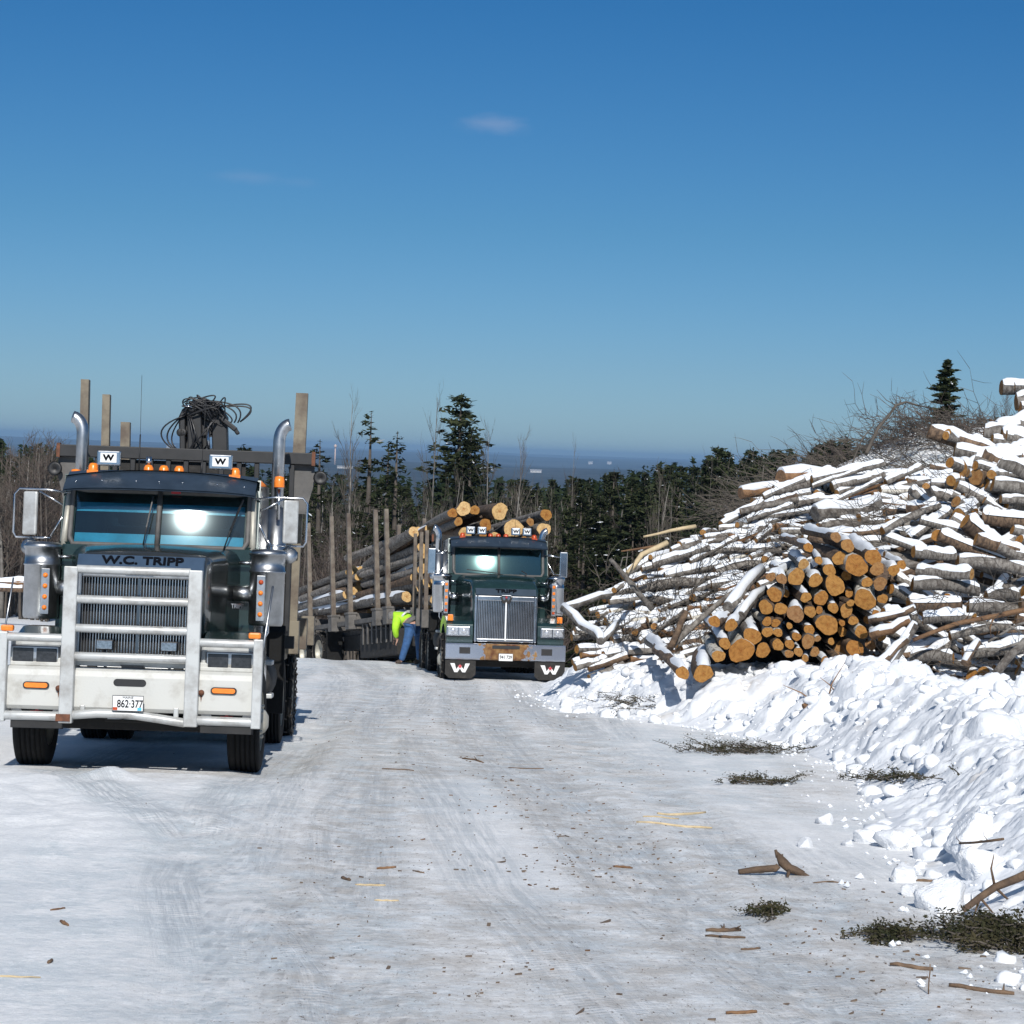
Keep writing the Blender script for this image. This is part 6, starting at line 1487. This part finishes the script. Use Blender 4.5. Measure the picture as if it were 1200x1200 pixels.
# canopy profile of the woods: picture x -> treetop height in the picture
CX = [-40, 0, 20, 60, 110, 200, 300, 360, 400, 470, 520, 600, 640, 690, 735, 780, 830, 870, 905, 945, 985, 1010, 1060, 1240]
CY = [515, 512, 513, 520, 530, 540, 545, 548, 552, 556, 556, 558, 562, 557, 545, 538, 530, 528, 524, 520, 514, 520, 505, 470]
def fill(n, xr, dr, kinds, lo, hi, wide=(0.8, 1.2), grp=None, lab=None):
    for _ in range(n):
        px = rf.uniform(*xr); d = rf.uniform(*dr); py = np.interp(px, CX, CY)+rf.uniform(lo, hi)
        kd, cnt = rf.choice(kinds); h = top_h(P(px, 600, d).x, d, px, py); h = min(h, 24)
        if h < 2: continue
        tree(kd, rf.randrange(cnt), P(px, 650, d).x, d, h, rf.uniform(0, 6), lab[kd], grp[kd], rf.uniform(*wide)*(11/h)**.45)
gr_ = {'spruce': 'evergreens in the woods below', 'pine': 'evergreens in the woods below', 'thin': 'thin firs in the woods below', 'bare': 'bare trees among the evergreens', 'pole': 'pale saplings in the woods', 'shrub': 'bare shrubs in front of the woods'}
la_ = {'spruce': 'dark spruce among many alike in the woods below the clearing', 'pine': 'dark bushy pine among many alike in the woods below the clearing', 'thin': 'thin ragged fir among many alike in the woods below the clearing', 'bare': 'bare grey tree among many alike between the evergreens of the woods', 'pole': 'slender pale sapling among many alike at the edge of the woods', 'shrub': 'bare brown shrub among many alike at the edge of the woods'}
ev = [('spruce', 4), ('pine', 4), ('spruce', 4)]
fill(52, (590, 1060), (95, 150), ev, -6, 14, (.85, 1.25), gr_, la_)
fill(30, (600, 1000), (84, 96), ev, 10, 60, (.8, 1.1), gr_, la_)
fill(46, (350, 640), (88, 130), ev+[('thin', 3)], 8, 60, (.8, 1.1), gr_, la_)
fill(16, (350, 640), (80, 90), [('pine', 4), ('spruce', 4)], 60, 110, (.8, 1.2), gr_, la_)
fill(34, (-30, 74), (88, 120), ev+[('thin', 3), ('bare', 4)], 5, 70, (.8, 1.1), gr_, la_)
fill(20, (-30, 70), (84, 92), [('bare', 4), ('shrub', 3)], -4, 60, (.9, 1.3), gr_, la_)
fill(16, (355, 640), (76, 88), [('pole', 2), ('bare', 4), ('bare', 4)], 0, 60, (.45, .7), gr_, la_)
fill(10, (640, 960), (76, 86), [('pole', 2), ('bare', 4)], 10, 70, (.4, .6), gr_, la_)
fill(16, (350, 640), (80, 84), [('spruce', 4), ('pine', 4)], 50, 100, (.9, 1.3), gr_, la_)
fill(16, (350, 640), (74, 84), [('shrub', 3)], 70, 120, (1.0, 1.5), gr_, la_)
fill(12, (640, 900), (74, 84), [('shrub', 3)], 90, 120, (1.0, 1.5), gr_, la_)
fill(34, (350, 960), (84, 104), [('bare', 4)], 14, 60, (.8, 1.2), gr_, la_)
fill(34, (630, 980), (78, 90), [('spruce', 4), ('pine', 4)], 50, 105, (1.0, 1.4), gr_, la_)
fill(10, (200, 350), (90, 120), ev+[('bare', 4)], 2, 30, (.7, 1.0), gr_, la_)
# every tree says where it stands
def tree_labels():
    REG = [(-200, 80, 'left of the front truck'), (80, 350, 'behind the front truck'), (350, 420, 'right of the tan stakes'), (420, 500, 'above the loaded trailer'), (500, 575, 'around the tall spruce'), (575, 665, 'above the chrome grille truck'), (665, 740, 'right of the chrome grille truck'), (740, 830, 'above the left tip of the log heap'), (830, 920, 'above the left log heap'), (920, 3000, 'beyond the crest of the log heap')]
    B = {}
    for o in TREES:
        if not o.get('label', '').count('among many alike'): continue
        p = o.location; px, _ = proj((p.x, p.y, p.z+5)); kd = o.name.split('.')[0]
        for a, b, t in REG:
            if a <= px < b: B.setdefault((t, kd), []).append((px, o)); break
    AD = {'dark_spruce': 'dark spruce', 'pine_tree': 'bushy dark pine', 'thin_fir': 'thin ragged fir', 'bare_tree': 'bare grey tree', 'bare_sapling': 'slender pale sapling', 'bare_shrub': 'bare brown shrub'}
    for (t, kd), L in B.items():
        L.sort(key=lambda q: q[0])
        for i, (_, o) in enumerate(L): o['label'] = '%s %s, %s from the left there' % (AD[kd], t, ordn(i+1))
tree_labels()
# wooded mass farther down the slope
V_ = []; F_ = []; I_ = []; off = 0; rg = np.random.default_rng(4)
for _ in range(900):
    d = rg.uniform(150, 420)**1.0; px = rg.uniform(-120, 1250); py = np.interp(px, CX, CY)+rg.uniform(2, 26); x_ = P(px, 600, d).x; zb = float(base(np.array([x_]), np.array([d]))[0])
    h = min(P(px, py, d).z-zb, 26); zb = P(px, py, d).z-h
    n = 130; t = rg.uniform(0, 1, n)**.8; a = rg.uniform(0, 6.28, n); rad = (1-t)**.8*rg.uniform(1.8, 3.2)*np.sqrt(rg.uniform(.1, 1, n))
    C = np.stack([x_+rad*np.cos(a), d+rad*np.sin(a), zb+h*(.25+.75*t)], 1); V, F = quad_cloud(C, .50, int(rg.integers(1e6)), .5); V_.append(V); F_.append(F+off); off += len(V)
tag(link('distant_forest', np_mesh('distant_forest', np.concatenate(V_), np.concatenate(F_), ['far_wood'], False)), 'dark evergreen woods covering the lower slope behind the nearer trees', 'forest', kind='stuff')

# ------------------------------------------------------------------ far buildings
def far_building(px, py, d, wpx, hm, label, cols=1):
    D = np.linspace(600, 20000, 3000); rr_ = ray(px, py); zz = EYE+D*(rr_.z/rr_.y); gg = base(D*(rr_.x/rr_.y), D); k_ = np.where(zz <= gg)[0]; d = float(D[k_[0]]) if len(k_) else d
    p = P(px, py, d); hm = hm*d/2600*.22+2; wd = wpx/FPX*d; p.z += hm; gz_ = p.z-hm
    o = empty('distant_building', (p.x, p.y, p.z-hm)); tag(o, label, 'building', 'distant white buildings')
    m = MB(); m.box(-wd/2, wd/2, 0, 25, min(-.5, gz_-(p.z-hm)), hm); m.build('wall', 'far_wall', o)
    m = MB(); m.prism([(-1, hm), (12, hm+hm*.35), (26, hm)], 'x', -wd/2-1, wd/2+1); m.build('roof', 'far_roof', o)
    for k in range(3):
        m = MB(); x0 = -wd/2+wd*(k+.5)/3.2; m.box(x0, x0+wd*.05, -.4, .1, hm*.4, hm*.6); m.build('window', 'lens_dark', o)
far_building(570, 551, 2600, 16, 7, 'long low white building in the valley right of the tall spruce')
far_building(628, 554, 2500, 13, 8, 'white building in the valley above the right end of the loaded logs')
far_building(404, 549, 2700, 18, 5, 'long low pale building in the valley left of the thin firs')
far_building(200, 526, 3800, 10, 12, 'pale building low in the valley left of the folded loader')
far_building(692, 544, 5200, 5, 9, 'tiny pale building far off right of the chrome grille truck')
far_building(714, 544, 5000, 5, 9, 'tiny pale building, the rightmost far off in the valley')
m = MB(); p = P(393, 525, 5200); m.tube([(p.x, p.y, p.z-40), (p.x, p.y, p.z+2)], [2.0, 1.2], 8); m.lathe([(0, 9), (3, 7), (3.6, 4), (2.5, 0), (0, 0)], (p.x, p.y, p.z), (0, 0, 1), 10)
tag(m.build('water_tower', 'beacon'), 'tiny pinkish tower on the far horizon right of the tan stake', 'tower')

# ------------------------------------------------------------------ litter on the road
rd = random.Random(55)
def road_pt(px, py):
    r_ = ray(px, py); lo, hi = 6., 70.
    for _ in range(40):
        mid = (lo+hi)/2; p = P(px, py, mid)
        if p.z > bankz(p.x, p.y): lo = mid
        else: hi = mid
    p = P(px, py, lo); return Vector((p.x, p.y, bankz(p.x, p.y)))
def twig_on(px, py, L, r, ang, label, mt='stick', bend=.15, forks=1, name='stick', cat='stick', flat=.6):
    p = road_pt(px, py); m = MB(); d = Vector((cos(ang), sin(ang)*2.2, 0)); d.normalize(); s = Vector((-d.y, d.x, 0)); pts = []
    for i in range(7):
        t = i/6-.5; w_ = p+d*L*t+s*bend*L*(t*t-.1)*rd.choice([1, 1])+Vector((0, 0, 0)); w_.z = bankz(w_.x, w_.y)+r*.6+rd.uniform(0, r*.5)*(i % 2); pts.append(w_)
    m.tube(pts, [r*(.7+.3*sin(pi*i/6))*rd.uniform(.8, 1.15) for i in range(7)], 7)
    for _ in range(forks):
        i = rd.randint(1, 5); e_ = (d*rd.uniform(-.3, 1)+s*rd.choice([-1, 1])*rd.uniform(.4, .9)+Vector((0, 0, rd.uniform(.1, .5)))).normalized(); m.tube([pts[i], pts[i]+e_*L*.12, pts[i]+e_*L*.24], [r*.6, r*.4, r*.2], 5)
    return tag(m.build(name, mt, recalc=False), label, cat)
ST = [(555, 891, .34, .018, 2.6, 'short curled dark stick on the road in front of the chrome grille truck', 2), (466, 902, .32, .012, -.2, 'thin tan stick on the road right of the front truck', 0), (618, 901, .32, .011, .1, 'thin stick on the road below the curled dark stick', 0),
      (405, 1031, .10, .018, -.6, 'short black stick at the left of the road middle', 0), (434, 1038, .17, .012, 0, 'thin brown sliver right of the short black stick', 0), (490, 1022, .11, .009, -.5, 'thin dark twig slanting on the middle of the road', 0), (453, 1018, .13, .015, .3, 'orange bark chip on the road', 1),
      (453, 1056, .13, .010, 0, 'pale orange sliver lowest of the chips left of the middle', 0), (730, 1017, .12, .015, 0, 'small reddish bark chip right of the road middle', 0), (1068, 1135, .20, .022, 0, 'stout brown stick lying level near the lower right corner', 0),
      (1150, 1162, .28, .022, -.1, 'brown log-like stick in the lower right corner', 1), (869, 1188, .13, .016, .1, 'orange wood chip at the bottom right of the road', 0), (880, 1113, .12, .012, .3, 'small dark stick below the broken branch', 0), (850, 1099, .20, .014, 0, 'dark flat stick near the bottom right', 1),
      (848, 1092, .20, .022, .2, 'dark knotty stick just above the flat stick near the bottom right', 3), (1082, 1033, .20, .018, -.15, 'brown stick at the foot of the near bank', 0), (975, 1034, .22, .010, 0, 'thin dark stick left of the bank foot', 1), (800, 955, .50, .020, .35, 'long pale yellow split stick beside the road', 0),
      (790, 968, .55, .018, -.05, 'second pale yellow split stick lying under the first', 0), (775, 958, .3, .012, .2, 'thin split sliver at the left end of the yellow sticks', 0), (75, 1083, .12, .017, -.7, 'curved reddish bark piece at lower left', 0), (68, 1066, .10, .010, .6, 'thin reddish twig just above the curved bark piece', 0),
      (59, 1128, .06, .015, 1.4, 'small brown bark flake at lower left below the curved piece', 0), (12, 1145, .25, .008, 0, 'orange sliver at the left edge of the picture', 0), (1053, 1015, .1, .01, 1.4, 'short upright twig on the near bank', 1), (915, 1003, .05, .012, .5, 'tiny dark chip under the snow lumps', 0)]
for px, py, L, r, a, lb, fk in ST: twig_on(px, py, L*1.15, r*.62, a, lb, forks=fk, mt='split_wood' if 'yellow' in lb or 'sliver' in lb else ('bark_orange' if 'orange' in lb or 'reddish' in lb else 'stick'))
# broken branch with a fork, standing out on the road at right
p = road_pt(912, 1026); m = MB()
m.tube([p+Vector((-.28, -.02, .02)), p+Vector((-.16, 0, .035)), p+Vector((-.02, 0, .05)), p+Vector((.0, 0, .07))], [.018, .024, .026, .02], 8)
m.tube([p+Vector((-.01, .06, .15)), p+Vector((.03, .03, .09)), p+Vector((.08, -.01, .05)), p+Vector((.20, -.10, .02))], [.012, .036, .032, .010], 8)
m.tube([p+Vector((.06, 0, .07)), p+Vector((.12, .03, .055)), p+Vector((.19, .06, .02))], [.02, .012, .006], 6); m.tube([p+Vector((.0, .05, .12)), p+Vector((-.02, .06, .17))], [.018, .009], 6); m.tube([p+Vector((.07, -.03, .04)), p+Vector((.05, -.12, .02))], [.016, .01], 6)
tag(m.build('broken_branch', 'stick', recalc=False), 'broken forked branch with a knotty stub lying on the road at right', 'branch')
# evergreen slash lying about
def boughs(px, py, wpx, n, label, hz=.08, L=.35, dpx=6, kind='stuff', g=1.4):
    m = MB(); C = []; rr = random.Random(px*3+py)
    for _ in range(n):
        p = road_pt(px+rr.gauss(0, wpx*.33), py+rr.gauss(0, dpx)); a = rr.uniform(0, 6.28); d = Vector((cos(a), sin(a), rr.uniform(0, .35))); l = L*rr.uniform(.4, 1.2); p = p+Vector((0, 0, rr.uniform(0, hz)))
        m.tube([p, p+d*l*.5, p+d*l+Vector((0, 0, -.03))], [.007, .005, .003], 4, 0, False, False)
        for i in range(int(22*g)):
            f = rr.uniform(.1, 1); C.append(tuple(p+d*l*f+Vector((rr.gauss(0, .022), rr.gauss(0, .022), rr.gauss(0, .012)))))
    o = m.build('fir_slash', 'twig', recalc=False); V, F = quad_cloud(np.array(C), .016, px, .6); link('needles', np_mesh('needles', V, F, ['slash_green'], False), o)
    return tag(o, label, 'fir slash', kind='stuff')
boughs(1172, 1102, 80, 300, 'dark green heap of fir slash at the foot of the near bank at the right edge', .06, .20, 8)
boughs(1040, 1098, 70, 60, 'sparse fir slash on the road left of the big green heap', .03, .16, 4)
boughs(865, 882, 90, 90, 'long strip of fir slash on the road below the front stack', .06, .4, 1.6)
boughs(890, 918, 60, 40, 'thin strip of brown slash below the longest strip', .03, .3, 1.6)
boughs(1050, 914, 80, 60, 'strip of slash at the foot of the bank, right of the others', .04, .3, 1.6)
boughs(735, 825, 40, 50, 'green fir branch lying on the bank right of the chrome grille truck', .06, .5, 5)
boughs(900, 1070, 30, 26, 'little patch of slash below the broken branch', .02, .12, 4)
pole([road_pt(1112, 1008)+Vector((0, 0, .12)), road_pt(1140, 1004)+Vector((0, 0, .10)), road_pt(1175, 1000)+Vector((0, 0, .10))], .008, .010, 'stick', 'thin bare twig sticking out of the near bank', name='twig', twg=3)
pole([road_pt(1130, 1075)+Vector((0, 0, .05)), road_pt(1165, 1062)+Vector((0, 0, .12)), road_pt(1215, 1048)+Vector((0, 0, .16))], .02, .03, 'stick', 'dark stick rising out of the green slash heap at the right edge', name='stick', twg=4)
pole([road_pt(1088, 1165), road_pt(1088, 1165)+Vector((.0, 0, .07)), road_pt(1088, 1165)+Vector((.002, 0, .15))], .004, .003, 'stick', 'thin upright stem standing in the snow near the lower right corner', name='twig', twg=2)
# fine bark crumbs over the road
m = MB()
for _ in range(1500):
    py = 790+rd.random()**1.0*410; xc = np.interp(py, [790, 880, 960, 1050, 1120, 1200], [480, 560, 640, 740, 800, 860]); wd = np.interp(py, [790, 900, 1200], [100, 260, 420]); px = xc+rd.gauss(0, .55)*wd
    if px < 5 or px > 1190: continue
    d = 1.95*FPX/(py-686-.036*(px-600)); p0 = P(px, py, d); x_, y_ = p0.x, p0.y
    if x_ > edge_x(y_)-.1 and rd.random() < .7: continue
    if not (d < 48): continue
    if float(fbm(np.array([x_*.9+5]), np.array([y_*.45]), 3, 402)[0]) < .53 and rd.random() < .93: continue
    if abs(y_-22.5) < 1.8 and -5 < x_ < -2.4: continue
    g = gz(x_, y_); L = abs(rd.gauss(0, .007))+.002; a = rd.gauss(0, .7); wv = L*rd.uniform(.12, .5)
    if rd.random() < .04: L *= 3
    m.obox((x_, y_, g+.004), (L*cos(a), L*sin(a), rd.uniform(-.1, .3)*L), (-wv*sin(a), wv*cos(a), 0), (0, 0, .003+.06*L), 0 if rd.random() < .88 else 1)
tag(m.build('bark_crumbs', ['debris', 'bark_orange'], recalc=False), 'brown bark crumbs and slivers scattered over the packed road', 'bark crumbs', kind='stuff')
# crumbs of snow along the bank foot
m = MB()
for _ in range(260):
    y_ = 11+rd.random()**1.3*30; x_ = float(edge_x(np.array([y_]))[0])-abs(rd.gauss(0, .35))+.1; r = rd.uniform(.008, .035)*(1+.02*y_); g = gz(x_, y_)
    r *= .7; q_ = [Vector((x_, y_, g+r*.35))+Vector(v)*r*rd.uniform(.6, 1.3) for v in ((1, 0, 0), (.2, 1, .1), (-1, .1, 0), (0, -1, 0), (.1, 0, .9), (0, 0, -.7), (.6, .6, .5), (-.6, -.5, .5))]
    m.add(q_, [(0, 6, 4), (6, 1, 4), (1, 2, 4), (2, 7, 4), (7, 3, 4), (3, 0, 4), (0, 1, 6), (2, 3, 7), (1, 0, 5), (2, 1, 5), (3, 2, 5), (0, 3, 5)])
tag(m.build('snow_crumbs', 'snow', recalc=False), 'small crumbs of broken snow along the foot of the bank', 'snow crumbs', kind='stuff')
# logs lying on the snow field beyond the front truck's left mirror
for k, (px, py, r, lb) in enumerate(((62, 688, .8, 'brown log butt pile edge behind the left air cleaner of the front truck'), (30, 690, .6, 'brown log half hidden left of the left air cleaner'), (6, 684, .9, 'pale snowy log at the far left edge beyond the snow field'))):
    p = P(px, py, 75); log(('h', (1, 4, 6)[k]), (p.x, 75, p.z), (.17*r), 2.0, .3, 0, heap=None, label=lb)

# ------------------------------------------------------------------ labels for every log of the heaps
def spread_labels():
    names = {'left': ('snow capped log of the left heap', 'logs of the snowy left heap'), 'right': ('snow capped log of the right hand heap', 'logs of the snowy right hand heap'), 'front': ('butt end', 'cut ends of the front log stack'), 'load': ('butt end', 'logs loaded on the chrome grille truck'), 'trailer': ('log', 'logs loaded on the trailer')}
    for hp, (nm, grp) in names.items():
        L = [q for q in LOGS if q[1] == hp]
        L.sort(key=lambda q: proj(q[3]-Vector((0, 0, 0)))[1])
        step = 8 if hp in ('left', 'right', 'trailer') else 7
        nb = 0
        for s in range(0, len(L), step):
            nb += 1; row = sorted(L[s:s+step], key=lambda q: proj(q[3])[0])
            for j, q in enumerate(row):
                o, _, _, c, key, r, sn = q; sz = 'thin' if r < .10 else 'thick' if r > .14 else 'medium'
                pos = '%s from left, %s row down' % (ordn(j+1), ordn(nb))
                bark = {'bark_grey': 'grey', 'bark_brown': 'brown', 'bark_birch': 'pale birch', 'bark_orange': 'orange brown'}[o.data.materials[0].name]
                if hp in ('left', 'right'): lb = '%s %s log of the %s heap, %s' % (sz, bark, 'left' if hp == 'left' else 'right', pos)
                elif hp == 'front': lb = '%s round cut log%s of the front stack, %s' % (sz, ' with snow' if sn else '', pos)
                elif hp == 'load': lb = '%s log above the green cab, %s' % (sz, pos)
                else: lb = '%s log on the trailer, %s' % (sz, pos)
                tag(o, lb, 'log', grp)
spread_labels()

# ------------------------------------------------------------------ the air
def haze():
    m = MB(); m.box(-13500, 13500, -90, 26500, -140, 40); me = m.mesh('haze', 'snow'); me.materials.clear()
    mt = bpy.data.materials.new('haze_air'); mt.use_nodes = True; n = mt.node_tree; n.nodes.clear()
    o = n.nodes.new('ShaderNodeOutputMaterial'); v = n.nodes.new('ShaderNodeVolumePrincipled')
    v.inputs['Color'].default_value = (.34, .57, .86, 1); v.inputs['Density'].default_value = 9e-5; v.inputs['Anisotropy'].default_value = 0.0
    n.links.new(v.outputs[0], o.inputs['Volume']); me.materials.append(mt)
    ob = link('haze', me); tag(ob, 'bluish air that fades the far valley', 'haze', kind='stuff')
haze()
